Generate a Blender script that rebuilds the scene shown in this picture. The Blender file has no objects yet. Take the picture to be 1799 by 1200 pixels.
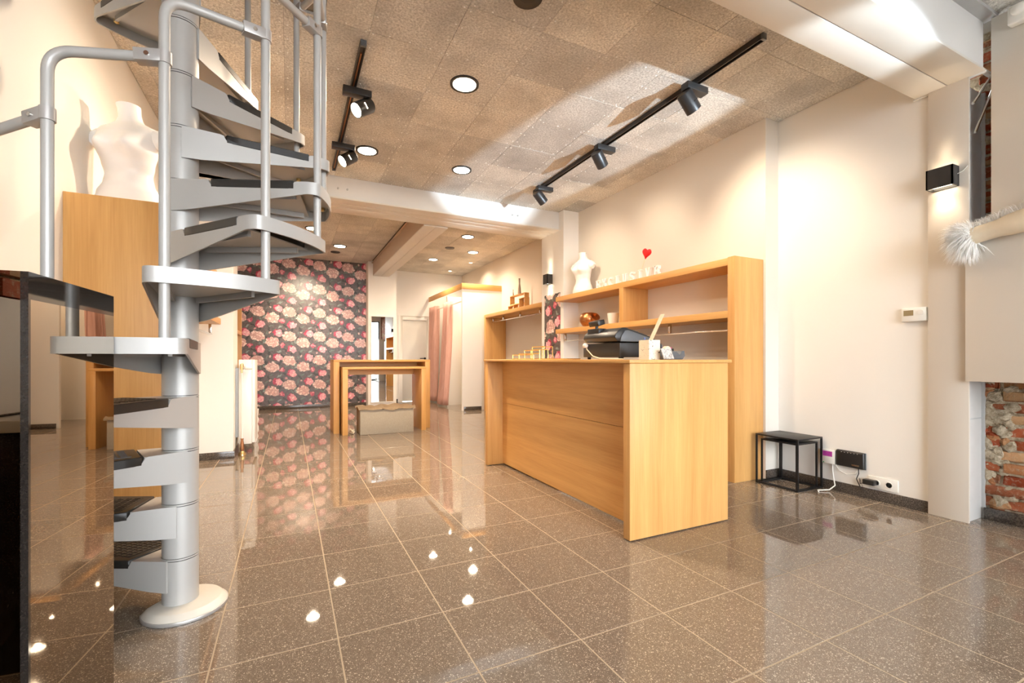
import bpy, bmesh, math, random
from mathutils import Vector, Matrix
random.seed(7)
scene = bpy.context.scene
COL = scene.collection
PI = math.pi
def R(a): return math.radians(a)

# ------------------------------------------------------------------ camera
cam_d = bpy.data.cameras.new('camera')
cam = bpy.data.objects.new('camera', cam_d); COL.objects.link(cam)
cam.location = (0, 0, 1.03)
cam.rotation_euler = (PI/2, 0, -0.4534)
cam_d.sensor_width = 36; cam_d.lens = 804.2/1799*36
cam_d.shift_y = 30.5/1799
cam_d.clip_start = 0.05; cam_d.clip_end = 200
scene.camera = cam

# ------------------------------------------------------------------ world, exposure
W = bpy.data.worlds.new('world'); scene.world = W; W.use_nodes = True
bg = W.node_tree.nodes['Background']
bg.inputs[0].default_value = (0.90, 0.95, 1.0, 1); bg.inputs[1].default_value = 4.6
scene.view_settings.view_transform = 'Standard'; scene.view_settings.look = 'None'
scene.view_settings.gamma = 1; scene.view_settings.use_curve_mapping = False
scene.view_settings.exposure = 1.9
cy = scene.cycles
cy.use_denoising = True
cy.use_adaptive_sampling = True; cy.adaptive_threshold = .02
cy.max_bounces = 9; cy.diffuse_bounces = 5; cy.glossy_bounces = 5; cy.transparent_max_bounces = 12
cy.caustics_reflective = False; cy.caustics_refractive = False
cy.sample_clamp_indirect = 6
WARM = (1.0, 0.80, 0.59)

# daylight enters through the shop front glazing behind the camera
pd = bpy.data.lights.new('daylight_portal', 'AREA'); pd.shape = 'RECTANGLE'; pd.size = 5.0; pd.size_y = 2.7
pd.cycles.is_portal = True
po = bpy.data.objects.new('daylight_portal', pd); COL.objects.link(po)
po.location = (1.5, -2.62, 1.5); po.rotation_euler = (R(-90), 0, 0)
po.rotation_euler = (R(90), 0, PI)

# added spot lamp standing in for low sun thrown up onto the ceiling
gd = bpy.data.lights.new('sun_glint', 'SPOT'); gd.energy = 1900; gd.spot_size = R(9.5); gd.spot_blend = .35; gd.shadow_soft_size = .03; gd.color = (.74, .88, 1.0)
go = bpy.data.objects.new('sun_glint', gd); COL.objects.link(go); go.location = (3.95, -5.6, .28)
go.rotation_euler = (Vector((2.62, 3.5, 3.0)) - Vector(go.location)).to_track_quat('-Z', 'Y').to_euler()

# ------------------------------------------------------------------ mesh helpers
class MB:
    def __init__(s): s.v = []; s.f = []
    def add(s, vs, fs):
        b = len(s.v); s.v += [tuple(p) for p in vs]; s.f += [tuple(i+b for i in f) for f in fs]; return s
    def box(s, x0, x1, y0, y1, z0, z1):
        vs = [(x, y, z) for z in (z0, z1) for y in (y0, y1) for x in (x0, x1)]
        return s.add(vs, [(0,2,3,1),(4,5,7,6),(0,1,5,4),(2,6,7,3),(0,4,6,2),(1,3,7,5)])
    def obox(s, c, ax, ay, az, hx, hy, hz):
        c = Vector(c); ax = Vector(ax)*hx; ay = Vector(ay)*hy; az = Vector(az)*hz
        vs = [c+ax*i+ay*j+az*k for k in (-1,1) for j in (-1,1) for i in (-1,1)]
        return s.add(vs, [(0,2,3,1),(4,5,7,6),(0,1,5,4),(2,6,7,3),(0,4,6,2),(1,3,7,5)])
    def ring(s, c, u, w, r, n): return [Vector(c)+u*(r*math.cos(2*PI*i/n))+w*(r*math.sin(2*PI*i/n)) for i in range(n)]
    def tube(s, pts, r, n=14, caps=True):
        pts = [Vector(p) for p in pts]; m = len(pts)
        rr = r if isinstance(r, (list, tuple)) else [r]*m
        t0 = (pts[1]-pts[0]).normalized()
        u = t0.orthogonal().normalized(); vs = []
        for i, p in enumerate(pts):
            t = ((pts[min(i+1,m-1)]-pts[i]).normalized() + (pts[i]-pts[max(i-1,0)]).normalized())
            t = t.normalized() if t.length > 1e-9 else t0
            u = (u - t*u.dot(t)).normalized(); w = t.cross(u)
            vs += s.ring(p, u, w, rr[i], n)
        fs = []
        for i in range(m-1):
            for j in range(n):
                a = i*n+j; b = i*n+(j+1)%n
                fs.append((a, b, b+n, a+n))
        if caps: fs.append(tuple(reversed(range(n)))); fs.append(tuple(range((m-1)*n, m*n)))
        return s.add(vs, fs)
    def lathe(s, prof, c=(0,0,0), n=28, axis=None):
        c = Vector(c); vs = []; fs = []; m = len(prof)
        z = Vector(axis).normalized() if axis else Vector((0,0,1))
        x = z.orthogonal().normalized() if axis else Vector((1,0,0)); y = z.cross(x)
        for r, h in prof:
            vs += [c + x*(r*math.cos(2*PI*j/n)) + y*(r*math.sin(2*PI*j/n)) + z*h for j in range(n)]
        for i in range(m-1):
            for j in range(n):
                a = i*n+j; b = i*n+(j+1)%n
                fs.append((a, b, b+n, a+n))
        if prof[0][0] > 1e-6: fs.append(tuple(reversed(range(n))))
        if prof[-1][0] > 1e-6: fs.append(tuple(range((m-1)*n, m*n)))
        return s.add(vs, fs)
    def prism(s, poly, fn, a, b):
        n = len(poly); vs = [fn(p, a) for p in poly] + [fn(p, b) for p in poly]
        fs = [tuple(reversed(range(n))), tuple(range(n, 2*n))]
        fs += [(i, (i+1)%n, (i+1)%n+n, i+n) for i in range(n)]
        return s.add(vs, fs)
    def mesh(s, name, bevel=0, seg=2, off=(0,0,0), smooth=True):
        me = bpy.data.meshes.new(name)
        o = Vector(off)
        me.from_pydata([tuple(Vector(p)-o) for p in s.v], [], s.f)
        bm = bmesh.new(); bm.from_mesh(me)
        bmesh.ops.remove_doubles(bm, verts=bm.verts, dist=1e-6)
        bmesh.ops.recalc_face_normals(bm, faces=bm.faces)
        if bevel:
            es = [e for e in bm.edges if len(e.link_faces) == 2 and e.calc_face_angle(0) > R(35)]
            bmesh.ops.bevel(bm, geom=es, offset=bevel, segments=seg, affect='EDGES', profile=0.5, clamp_overlap=True)
        bm.to_mesh(me); bm.free()
        if smooth:
            for p in me.polygons: p.use_smooth = True
            me.set_sharp_from_angle(angle=R(38))
        return me

def wloc(o):
    v = Vector((0,0,0))
    while o is not None: v += o.location; o = o.parent
    return v
def obj(name, mb, mat, parent=None, bevel=0, seg=2, smooth=True, local=False):
    """links one mesh object; vertices are given in world space (or in the parent's space when local)"""
    if parent is None:
        xs = [p[0] for p in mb.v]; ys = [p[1] for p in mb.v]; zs = [p[2] for p in mb.v]
        loc = Vector(((min(xs)+max(xs))/2, (min(ys)+max(ys))/2, min(zs)))
        off = loc
    else:
        loc = Vector((0,0,0)); off = Vector((0,0,0)) if local else wloc(parent)
    o = bpy.data.objects.new(name, mb.mesh(name, bevel, seg, off, smooth)); COL.objects.link(o)
    o.data.materials.append(mat); o.location = loc; o.parent = parent
    return o
def tag(o, label=None, cat=None, group=None, kind=None):
    if label: o['label'] = label
    if cat: o['category'] = cat
    if group: o['group'] = group
    if kind: o['kind'] = kind
    return o
def thing(name, label, cat, loc=(0,0,0), group=None):
    o = bpy.data.objects.new(name, None); COL.objects.link(o); o.location = loc; o.empty_display_size = .1
    return tag(o, label, cat, group)
def struct(name, mb, mat, bevel=0): return tag(obj(name, mb, mat, None, bevel), kind='structure')
def copy_tree(o, parent=None):
    c = o.copy(); COL.objects.link(c); c.parent = parent
    for ch in list(o.children): copy_tree(ch, c)
    return c

# ------------------------------------------------------------------ materials
class NT:
    def __init__(s, name):
        s.m = bpy.data.materials.new(name); s.m.use_nodes = True; s.t = s.m.node_tree
        s.n = s.t.nodes; s.b = s.n['Principled BSDF']
    def new(s, typ, **kw):
        n = s.n.new(typ)
        for k, v in kw.items(): setattr(n, k, v)
        return n
    def link(s, a, b): s.t.links.new(a, b); return b
    def pos(s): return s.new('ShaderNodeNewGeometry').outputs['Position']
    def vm(s, op, a, b=None):
        n = s.new('ShaderNodeVectorMath', operation=op)
        for i, x in enumerate((a, b)):
            if x is None: continue
            if isinstance(x, (tuple, list)): n.inputs[i].default_value = x
            else: s.link(x, n.inputs[i])
        return n.outputs['Value'] if op in ('LENGTH', 'DISTANCE', 'DOT_PRODUCT') else n.outputs['Vector']
    def m1(s, op, a, b=None, clamp=False):
        n = s.new('ShaderNodeMath', operation=op); n.use_clamp = clamp
        for i, x in enumerate((a, b)):
            if x is None: continue
            if isinstance(x, (int, float)): n.inputs[i].default_value = x
            else: s.link(x, n.inputs[i])
        return n.outputs[0]
    def mr(s, v, a, b, c=0, d=1, smooth=False):
        n = s.new('ShaderNodeMapRange'); n.interpolation_type = 'SMOOTHSTEP' if smooth else 'LINEAR'
        s.link(v, n.inputs[0])
        for i, x in enumerate((a, b, c, d)): n.inputs[i+1].default_value = x
        return n.outputs[0]
    def mix(s, f, a, b):
        n = s.new('ShaderNodeMix', data_type='RGBA')
        for sock, x in ((n.inputs[0], f), (n.inputs[6], a), (n.inputs[7], b)):
            if isinstance(x, (int, float)): sock.default_value = x
            elif isinstance(x, (tuple, list)): sock.default_value = (*x[:3], 1)
            else: s.link(x, sock)
        return n.outputs[2]
    def noise(s, v, scale, detail=3, rough=.5, dist=0):
        n = s.new('ShaderNodeTexNoise'); s.link(v, n.inputs['Vector'])
        n.inputs['Scale'].default_value = scale; n.inputs['Detail'].default_value = detail
        n.inputs['Roughness'].default_value = rough; n.inputs['Distortion'].default_value = dist
        return n.outputs
    def voro(s, v, scale, feature='F1'):
        n = s.new('ShaderNodeTexVoronoi', feature=feature); s.link(v, n.inputs['Vector']); n.inputs['Scale'].default_value = scale
        return n.outputs
    def rnd(s): return s.new('ShaderNodeObjectInfo').outputs['Random']
    def bump(s, h, strength=.2, dist=.002):
        n = s.new('ShaderNodeBump'); n.inputs['Strength'].default_value = strength; n.inputs['Distance'].default_value = dist
        s.link(h, n.inputs['Height']); s.link(n.outputs[0], s.b.inputs['Normal'])
    def set(s, col=None, rough=.5, metal=0, spec=.5, coat=0):
        if col is not None:
            if isinstance(col, (tuple, list)): s.b.inputs['Base Color'].default_value = (*col[:3], 1)
            else: s.link(col, s.b.inputs['Base Color'])
        if isinstance(rough, (int, float)): s.b.inputs['Roughness'].default_value = rough
        else: s.link(rough, s.b.inputs['Roughness'])
        s.b.inputs['Metallic'].default_value = metal; s.b.inputs['Specular IOR Level'].default_value = spec
        s.b.inputs['Coat Weight'].default_value = coat
        return s.m
def plain(name, col, rough=.5, metal=0, var=.06, nscale=14, spec=.5):
    t = NT(name); f = t.noise(t.pos(), nscale, 4)[0]
    c = t.mix(f, tuple(x*(1-var) for x in col), tuple(min(1, x*(1+var)) for x in col))
    return t.set(c, rough, metal, spec)
def wallpaint(name, col, rough=.6):
    t = NT(name); p = t.pos(); f = t.noise(p, 1.3, 4)[0]
    c = t.mix(f, tuple(x*.965 for x in col), col); t.bump(t.noise(p, 190, 2)[0], .12, .001)
    return t.set(c, rough, 0, .35)
def emis(name, col, strength):
    t = NT(name); t.set(col, .5); t.b.inputs['Emission Color'].default_value = (*col, 1); t.b.inputs['Emission Strength'].default_value = strength
    return t.m
def oak(name, axis, tone=1.0):
    t = NT(name); p = t.pos()
    st = [9, 9, 9]; st[axis] = .55
    q = t.vm('MULTIPLY', p, tuple(st))
    n1 = t.noise(q, 2.2, 6, .62, .6)[0]; n2 = t.noise(t.vm('MULTIPLY', p, tuple(140 if i != axis else 3.5 for i in range(3))), 1.0, 2)[0]
    st2 = [7, 7, 7]; st2[axis] = 0.0
    n3 = t.noise(t.vm('MULTIPLY', p, tuple(st2)), 1.0, 1)[0]
    f = t.m1('ADD', t.m1('MULTIPLY', n1, .55), t.m1('ADD', t.m1('MULTIPLY', n2, .28), t.m1('MULTIPLY', n3, .4)))
    f = t.mr(f, .26, .98)
    c = t.mix(f, (.47*tone, .215*tone, .050*tone), (.79*tone, .455*tone, .165*tone))
    t.bump(n2, .08, .0006)
    return t.set(c, .42, 0, .4)
def flower_paper(name, axis):
    """printed wallpaper: cream and pink blooms, buds and leaves on charcoal brown"""
    t = NT(name); p = t.pos()
    sp = t.new('ShaderNodeSeparateXYZ'); t.link(p, sp.inputs[0]); cb = t.new('ShaderNodeCombineXYZ')
    t.link(sp.outputs[axis], cb.inputs[0]); t.link(sp.outputs[2], cb.inputs[1])
    PX, PY = .575, .50
    wob = t.vm('MULTIPLY', t.vm('SUBTRACT', t.noise(cb.outputs[0], 19, 3)[1], (.5, .5, .5)), (.10, .10, 0))
    uv = t.vm('MULTIPLY', t.vm('ADD', cb.outputs[0], wob), (1/PX, 1/PY, 0))
    def cell(cx, cy): return t.vm('SUBTRACT', t.vm('FRACTION', t.vm('SUBTRACT', uv, (cx-.5, cy-.5, -.5))), (.5, .5, .5))
    def ell(cx, cy, rx, ry, rot=0, soft=.18):
        q = t.vm('MULTIPLY', cell(cx, cy), (PX, PY, 0))
        if rot:
            vr = t.new('ShaderNodeVectorRotate', rotation_type='Z_AXIS'); t.link(q, vr.inputs['Vector']); vr.inputs['Angle'].default_value = R(rot); q = vr.outputs[0]
        d = t.vm('LENGTH', t.vm('MULTIPLY', q, (1/rx, 1/ry, 0)))
        return t.mr(d, 1, 1-soft, 0, 1, True), d
    bgn = t.noise(cb.outputs[0], 22, 4, .6)[0]
    col = t.mix(t.mr(bgn, .42, .62), (.085, .066, .060), (.135, .106, .096))
    ve = t.voro(t.vm('ADD', cb.outputs[0], wob), 18, 'DISTANCE_TO_EDGE')[0]
    petal = t.mr(ve, .0, .30, 0, 1, True)
    def leaf(cx, cy, l, w, rot, c):
        nonlocal col
        m, d = ell(cx, cy, l, w, rot); col = t.mix(m, col, t.mix(t.mr(d, .1, .9), c, tuple(x*.6 for x in c)))
    def bloom(cx, cy, rx, ry, inner, outer, shade):
        nonlocal col
        m, d = ell(cx, cy, rx, ry, 0, .1)
        c = t.mix(t.mr(d, .25, 1), inner, outer); c = t.mix(petal, shade, c); col = t.mix(m, col, c)
    G = (.17, .20, .165); D = (.045, .037, .03); LG = (.30, .35, .31)
    for a in ((.22,-.10,.07,.022,-35,D),(-.20,.20,.05,.02,40,D),(.36,.30,.06,.02,70,D),(-.40,-.14,.06,.02,20,D),(.12,.31,.06,.018,-60,D),
              (.20,-.17,.07,.026,35,G),(.25,-.24,.06,.022,-25,LG),(-.30,-.12,.06,.02,-60,D),(.33,-.33,.07,.02,15,D),(-.12,.42,.06,.018,30,D),(.44,.40,.06,.02,-20,G),(-.30,.36,.052,.02,-32,LG),(-.44,-.36,.05,.02,20,G),(.10,-.30,.045,.02,50,G),(.30,.12,.05,.016,-70,G),(-.08,-.22,.05,.02,-20,G),(.02,.42,.04,.014,80,G)): leaf(*a)
    CR = (.90, .76, .68); PK = (.88, .47, .48); RD = (.66, .075, .14)
    bloom(0, 0, .128, .102, (.84,.52,.46), CR, (.56,.31,.27))
    bloom(.07, -.07, .10, .068, (.84,.52,.46), CR, (.56,.31,.27))
    bloom(-.54, -.26, .130, .102, (.84,.52,.46), CR, (.56,.31,.27))
    bloom(-.48, -.34, .098, .064, (.84,.52,.46), CR, (.56,.31,.27))
    bloom(-.39, .13, .072, .076, RD, RD, (.35,.02,.05)); bloom(-.325, .112, .070, .072, (.92,.66,.62), PK, (.76,.28,.34))
    bloom(.06, -.53, .072, .076, RD, RD, (.35,.02,.05)); bloom(.125, -.548, .070, .072, (.92,.66,.62), PK, (.76,.28,.34))
    bloom(-.22, -.39, .048, .048, PK, RD, (.45,.05,.10)); bloom(-.235, -.37, .022, .024, (.80,.4,.4), PK, (.6,.2,.2))
    bloom(-.08, .28, .020, .024, (.75,.4,.36), PK, (.5,.2,.2)); bloom(.40, .17, .020, .024, (.72,.5,.42), CR, (.5,.3,.25)); bloom(.36, -.10, .018, .022, PK, RD, (.4,.1,.1))
    t.bump(bgn, .05, .0005)
    return t.set(col, .34, 0, .5)
def terrazzo(name):
    t = NT(name); p = t.pos(); r = t.rnd()
    base = t.mix(t.noise(p, 60, 3)[0], (.118, .090, .066), (.215, .168, .126))
    base = t.mix(t.m1('MULTIPLY', r, .35), base, (.20, .152, .112))
    for sc, th, cl in ((260, .78, (.58, .48, .37)), (160, .87, (.66, .56, .44)), (420, .74, (.48, .39, .30))):
        v = t.voro(p, sc); sx = t.new('ShaderNodeSeparateColor'); t.link(v[1], sx.inputs[0])
        m = t.m1('MULTIPLY', t.m1('GREATER_THAN', sx.outputs[0], th), t.mr(v[0], .42, .34))
        base = t.mix(t.m1('MULTIPLY', m, .75), base, cl)
    rg = t.mr(t.noise(p, 3.5, 4)[0], .3, .75, .012, .045)
    return t.set(base, rg, 0, .65)
def fibreboard(name, a, b):
    t = NT(name); p = t.pos(); r = t.rnd()
    n = t.noise(p, 70, 6, .8)[0]; big = t.noise(p, 2.2, 4, .6)[0]
    c = t.mix(t.mr(n, .38, .62), a, b)
    c = t.mix(t.mr(big, .42, .72, 0, .55), c, tuple(x*.72 for x in a))
    hs = t.new('ShaderNodeHueSaturation'); t.link(c, hs.inputs['Color']); t.link(t.mr(r, 0, 1, .82, 1.10), hs.inputs['Value']); t.link(t.mr(r, 0, 1, .75, 1.05), hs.inputs['Saturation'])
    t.bump(n, .5, .004)
    return t.set(hs.outputs[0], .75, 0, .25)
def brick_mat(name):
    t = NT(name); p = t.pos(); r = t.rnd()
    n = t.noise(p, 45, 5, .7)[0]
    w = t.new('ShaderNodeTexWhiteNoise', noise_dimensions='3D'); t.link(t.vm('FLOOR', t.vm('MULTIPLY', p, (3, 4.4, 13))), w.inputs['Vector'])
    cr = t.new('ShaderNodeValToRGB'); t.link(t.m1('FRACT', t.m1('ADD', r, w.outputs[0])), cr.inputs[0])
    e = cr.color_ramp.elements; e[0].color = (.30, .055, .022, 1); e[0].position = 0; e[1].color = (.52, .33, .17, 1); e[1].position = 1
    for pos, cc in ((.35, (.36,.09,.035)), (.55, (.24,.085,.04)), (.75, (.40,.17,.07))):
        k = e.new(pos); k.color = (*cc, 1)
    c = t.mix(t.mr(n, .52, .75), cr.outputs[0], (.42, .33, .22)); t.bump(n, .9, .012)
    return t.set(c, .9, 0, .15)

M = {}
M['wall'] = wallpaint('wall_paint', (.84, .81, .755))
M['wall2'] = wallpaint('warm_wall_paint', (.73, .675, .595))
M['greige'] = wallpaint('greige_paint', (.66, .60, .52), .5)
M['panel'] = wallpaint('pale_panel_paint', (.76, .715, .64), .5)
M['steel_white'] = plain('beam_paint', (.70, .69, .665), .38, 0, .04, 3)
M['beam_under'] = plain('beam_underside_paint', (.68, .64, .57), .38, 0, .04, 3)
M['beam_brown'] = plain('beam_taupe_paint', (.50, .38, .28), .38, 0, .05, 3)
M['zinc'] = plain('zinc_steel', (.50, .50, .49), .38, .25, .12, 9)
M['web_grey'] = plain('pale_steel_grey', (.62, .60, .57), .4, .1, .08, 9)
M['stair'] = plain('grey_stair_lacquer', (.44, .425, .40), .40, .2, .05, 4)
M['stair_under'] = M['stair']
M['cover'] = plain('warm_grey_plastic', (.58, .54, .47), .45)
M['clamp'] = plain('clamp_grey', (.46, .44, .42), .38, .5, .04)
M['rubber'] = plain('black_rubber', (.020, .018, .016), .42, 0, .2, 80)
M['oak_z'] = oak('oak_upright', 2); M['oak_y'] = oak('oak_lengthwise', 1); M['oak_x'] = oak('oak_crosswise', 0)
M['terrazzo'] = terrazzo('terrazzo'); M['grout'] = plain('grout', (.40, .31, .21), .8, 0, .1, 60)
t = NT('dark_terrazzo_skirting'); n = t.noise(t.pos(), 130, 3)[0]; M['skirt'] = t.set(t.mix(t.mr(n, .4, .7), (.045, .036, .030), (.16, .13, .105)), .15, 0, .5)
M['board'] = fibreboard('cement_fibre_board', (.43, .405, .355), (.93, .90, .83))
M['board_gap'] = plain('ceiling_gap_dark', (.22, .19, .15), .9)
M['brick'] = brick_mat('old_brick'); M['mortar'] = brick_mat('rubble_mortar')
t = NT('rough_mortar'); n = t.noise(t.pos(), 30, 6, .7)[0]; t.bump(n, 1, .02)
M['mortar'] = t.set(t.mix(t.mr(n, .32, .68), (.26, .19, .11), (.68, .58, .43)), .95, 0, .1)
M['black'] = plain('black_metal', (.014, .013, .013), .42, .2, .1)
M['spot_black'] = plain('spot_black_lacquer', (.028, .027, .027), .36, .1, .05)
M['plastic_black'] = plain('black_plastic', (.020, .019, .018), .34, 0, .1)
M['plastic_grey'] = plain('dark_grey_plastic', (.11, .12, .13), .32, 0, .06)
M['white_plastic'] = plain('white_plastic', (.82, .80, .74), .35, 0, .02)
M['mannequin'] = plain('mannequin_white', (.91, .89, .86), .30, 0, .02)
M['letter'] = plain('letter_white', (.92, .91, .88), .4, 0, .01)
M['white'] = plain('white_lacquer', (.84, .81, .75), .32, 0, .02)
M['door'] = plain('ivory_door_paint', (.70, .665, .59), .4, 0, .02)
M['red'] = plain('red_felt', (.72, .008, .012), .7, 0, .1, 40)
M['gold'] = plain('gold_wire', (.80, .52, .16), .25, .9, .05)
M['copper'] = plain('hammered_copper', (.50, .22, .085), .28, .95, .35, 55)
M['brass'] = plain('brass', (.72, .53, .24), .3, .9, .1)
M['chrome'] = plain('chrome_rod', (.72, .70, .66), .18, 1, .02)
M['copper_pipe'] = plain('copper_pipe', (.45, .2, .09), .4, .8, .2, 60)
t = NT('pink_curtain_cloth'); n = t.noise(t.vm('MULTIPLY', t.pos(), (60, 60, 6)), 1, 3)[0]
M['pink'] = t.set(t.mix(n, (.50, .27, .215), (.66, .40, .33)), .8, 0, .2)
t = NT('grey_canvas'); p_ = t.pos(); wv = t.noise(t.vm('MULTIPLY', p_, (260, 260, 40)), 1, 1)[0]
M['canvas'] = t.set(t.mix(wv, (.30, .255, .195), (.44, .385, .30)), .9, 0, .15)
M['khaki'] = plain('crumpled_khaki_cloth', (.34, .25, .155), .9, 0, .25, 25)
M['paper'] = flower_paper('flower_wallpaper', 0); M['paper_y'] = flower_paper('flower_wallpaper_strip', 1)
t = NT('smoked_mirror'); M['smoke'] = t.set((.33, .28, .225), .012, 1.0)
t = NT('mirror_silver'); M['mirror'] = t.set((.90, .91, .90), .01, 1.0)
t = NT('polished_black_stone'); M['black_stone'] = t.set(t.mix(t.noise(t.pos(), 240, 2)[0], (.010, .008, .007), (.030, .024, .020)), .06, 0, .6)
M['hide'] = plain('cream_hide', (.78, .66, .48), .6, 0, .1, 12)
M['fur'] = plain('white_fur', (.92, .90, .86), .7, 0, .03)
M['cable_white'] = M['white_plastic']
M['frame_dark'] = plain('anthracite_frame', (.03, .035, .04), .4)
M['lcd'] = plain('lcd_olive', (.30, .23, .12), .3)
M['glow'] = emis('lamp_glow', (1.0, .86, .64), 14)
M['glow_small'] = emis('small_lamp_glow', (1.0, .84, .60), 4)
# pane: mostly transparent with a mirror-like film
t = NT('window_pane'); tr = t.new('ShaderNodeBsdfTransparent'); gl = t.new('ShaderNodeBsdfGlossy'); gl.inputs['Roughness'].default_value = .01
mx = t.new('ShaderNodeMixShader'); lw = t.new('ShaderNodeFresnel'); lw.inputs[0].default_value = 1.45
t.link(lw.outputs[0], mx.inputs[0]); t.link(tr.outputs[0], mx.inputs[1]); t.link(gl.outputs[0], mx.inputs[2])
t.link(mx.outputs[0], t.n['Material Output'].inputs[0]); M['pane'] = t.m
M['clear'] = M['pane']

def spot(name, parent, loc, target, watt, angle, blend=.6, radius=.04, col=WARM):
    d = bpy.data.lights.new(name, 'SPOT'); d.energy = watt; d.spot_size = R(angle); d.spot_blend = blend; d.shadow_soft_size = radius; d.color = col
    o = bpy.data.objects.new(name, d); COL.objects.link(o)
    o.location = Vector(loc) - (wloc(parent) if parent else Vector((0,0,0)))
    dirv = Vector(target) - Vector(loc); o.rotation_euler = dirv.to_track_quat('-Z', 'Y').to_euler(); o.parent = parent
    return o

# ================================================================== FLOOR
XL, XR, XF = -1.02, 3.85, 3.68      # left wall, near right wall, wall behind the right shelves
floor = tag(obj('floor', MB().box(-1.05, 4.15, -2.6, 11.05, -.05, -.0010), M['grout']), kind='structure')
tile_mesh = None; rest = MB()
TX0, TY0, TS = .163 - .4006*3, 1.799 - .3987*11, .3995
for i in range(13):
    for j in range(34):
        x = TX0 + .4006*i; y = TY0 + .3987*j
        if x > 4.12 or y > 11.0 or y < -2.6: continue
        hx = .1978; hy = .1969; cx_, cy_ = x+.2003, y+.19935
        if .15 < y < 9.0:
            mb = MB().box(-hx, hx, -hy, hy, -.02, 0)
            if tile_mesh is None: tile_mesh = mb.mesh('tile', .0012, 1, smooth=False); tile_mesh.materials.append(M['terrazzo'])
            o = bpy.data.objects.new('tile', tile_mesh); COL.objects.link(o); o.parent = floor
            o.location = Vector((cx_, cy_, random.uniform(-.0003, .0))) - floor.location
        else: rest.box(cx_-hx, cx_+hx, cy_-hy, cy_+hy, -.02, 0)
tag(obj('far_tiles', rest, M['terrazzo'], floor, smooth=False), kind='stuff')

# ================================================================== CEILING
HX1, HY0, HY1 = .20, 1.63, 2.90     # stairwell opening
cb = MB()
cb.box(-1.02, HX1, HY1, 5.53, 3.118, 3.18).box(HX1, 3.87, 1.6, 5.53, 3.118, 3.18).box(-1.02, 3.98, 5.53, 11.05, 3.148, 3.20).box(-1.05, 4.15, -2.6, HY0, 3.138, 3.2)
ceiling = struct('ceiling', cb, M['board_gap'])
def panel(x0, x1, y0, y1, z):
    g = .0008
    o = obj('panel', MB().box(x0+g, x1-g, y0+g, y1-g, z + random.uniform(-.001, .001), z+.018), M['board'], ceiling, .0008, 1, smooth=False)
    return o
gx = [-1.018, -.90, -.525, -.03, .46, .95, 1.445, 1.935, 2.43, 2.92, 3.41, 3.68, 3.848]
gy = [1.605, 2.03, 2.525, 3.0, 3.5, 3.99, 4.485, 4.98, 5.527]
for a in range(len(gx)-1):
    for b in range(len(gy)-1):
        x0, x1, y0, y1 = gx[a], gx[a+1], gy[b], gy[b+1]
        if y0 < HY1 and x0 < HX1:
            if x1 <= HX1+.001 :
                if y1 > HY1: y0 = HY1
                else: continue
            else: x0 = HX1
        if x0 >= 3.6 and y0 > 2.5: 
            if x0 > 3.67: continue
        panel(x0, x1, y0, y1, 3.10)
panel(3.68, 3.848, 2.525, 2.578, 3.10)
# boards of the back part, either side of the lengthwise beam
for xs in ([-1.018, -.80, -.30, .20, .70, 1.20, 1.60], [1.99, 2.15, 2.65, 3.15, 3.65, 3.948]):
    for a in range(len(xs)-1):
        for b in range(10): panel(xs[a], xs[a+1], 6.06+b*.494, 6.06+(b+1)*.494, 3.13)
fr = MB()
for a in range(11):
    for b in range(8):
        fr.box(-1.0+a*.46+.002, -1.0+(a+1)*.46-.002, -2.55+b*.4725+.002, -2.55+(b+1)*.4725-.002, 3.12, 3.137)
tag(obj('front_boards', fr, M['board'], ceiling, smooth=False), kind='stuff')
sc_ = MB()
for x in gx[2:-2]:
    for k in range(26):
        for s_ in (-.022, .022):
            y = 1.65 + k*.15 + random.uniform(-.01, .01)
            if not (x < HX1+.05 and y < HY1+.03): sc_.box(x+s_-.0045, x+s_+.0045, y-.0045, y+.0045, 3.0965, 3.0995)
for y in gy[1:]:
    for k in range(34):
        x = -.85 + k*.13 + random.uniform(-.01, .01)
        if not (x < HX1+.05 and y < HY1+.03) and x < 3.4: sc_.box(x-.0045, x+.0045, y-.0245, y-.0155, 3.0965, 3.0995)
tag(obj('screw_heads', sc_, M['letter'], ceiling, smooth=False), kind='stuff')
# stairwell shaft up to the next storey
sw = MB().box(-1.06, -1.02, HY0-.04, HY1+.04, 3.1, 5.4).box(HX1, HX1+.04, HY0-.04, HY1+.04, 3.1, 5.4).box(-1.06, HX1+.04, HY0-.04, HY0, 3.1, 5.4).box(-1.06, HX1+.04, HY1, HY1+.04, 3.12, 5.4).box(-1.06, HX1+.04, HY0-.04, HY1+.04, 5.4, 5.44)
struct('wall_stairwell', sw, M['wall'])

# ================================================================== WALLS
struct('wall_left', MB().box(-1.12, XL, .95, 11.05, 0, 3.2), M['wall'])
struct('wall_left_front', MB().box(-1.12, XL-.01, -2.6, .95, 0, 3.2), M['mortar'])
struct('wall_left_pier', MB().box(XL, -.52, 5.53, 5.98, 0, 3.12), M['wall'])
struct('wall_right', MB().box(XR, 3.99, 1.50, 2.58, 0, 3.2), M['wall'])
struct('wall_right_shelves', MB().box(XF, 3.99, 2.58, 5.41, 0, 3.2), M['wall2'])
struct('wall_right_pier', MB().box(3.43, 3.99, 5.405, 6.01, 0, 3.12), M['wall'])
struct('wall_right_back', MB().box(3.95, 4.05, 6.01, 11.05, 0, 3.2), M['wall2'])
struct('wall_back', MB().box(XL, 1.53, 10.5, 10.6, 0, 3.16), M['paper'])
struct('wall_back_pier', MB().box(1.53, 2.13, 10.2, 11.0, 0, 3.16), M['wall'])
wb = MB().box(2.13, 2.40, 11.0, 11.1, 0, 3.16).box(2.40, 3.08, 11.0, 11.1, 2.0, 3.16).box(3.08, 4.0, 11.0, 11.1, 0, 3.16)
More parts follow.
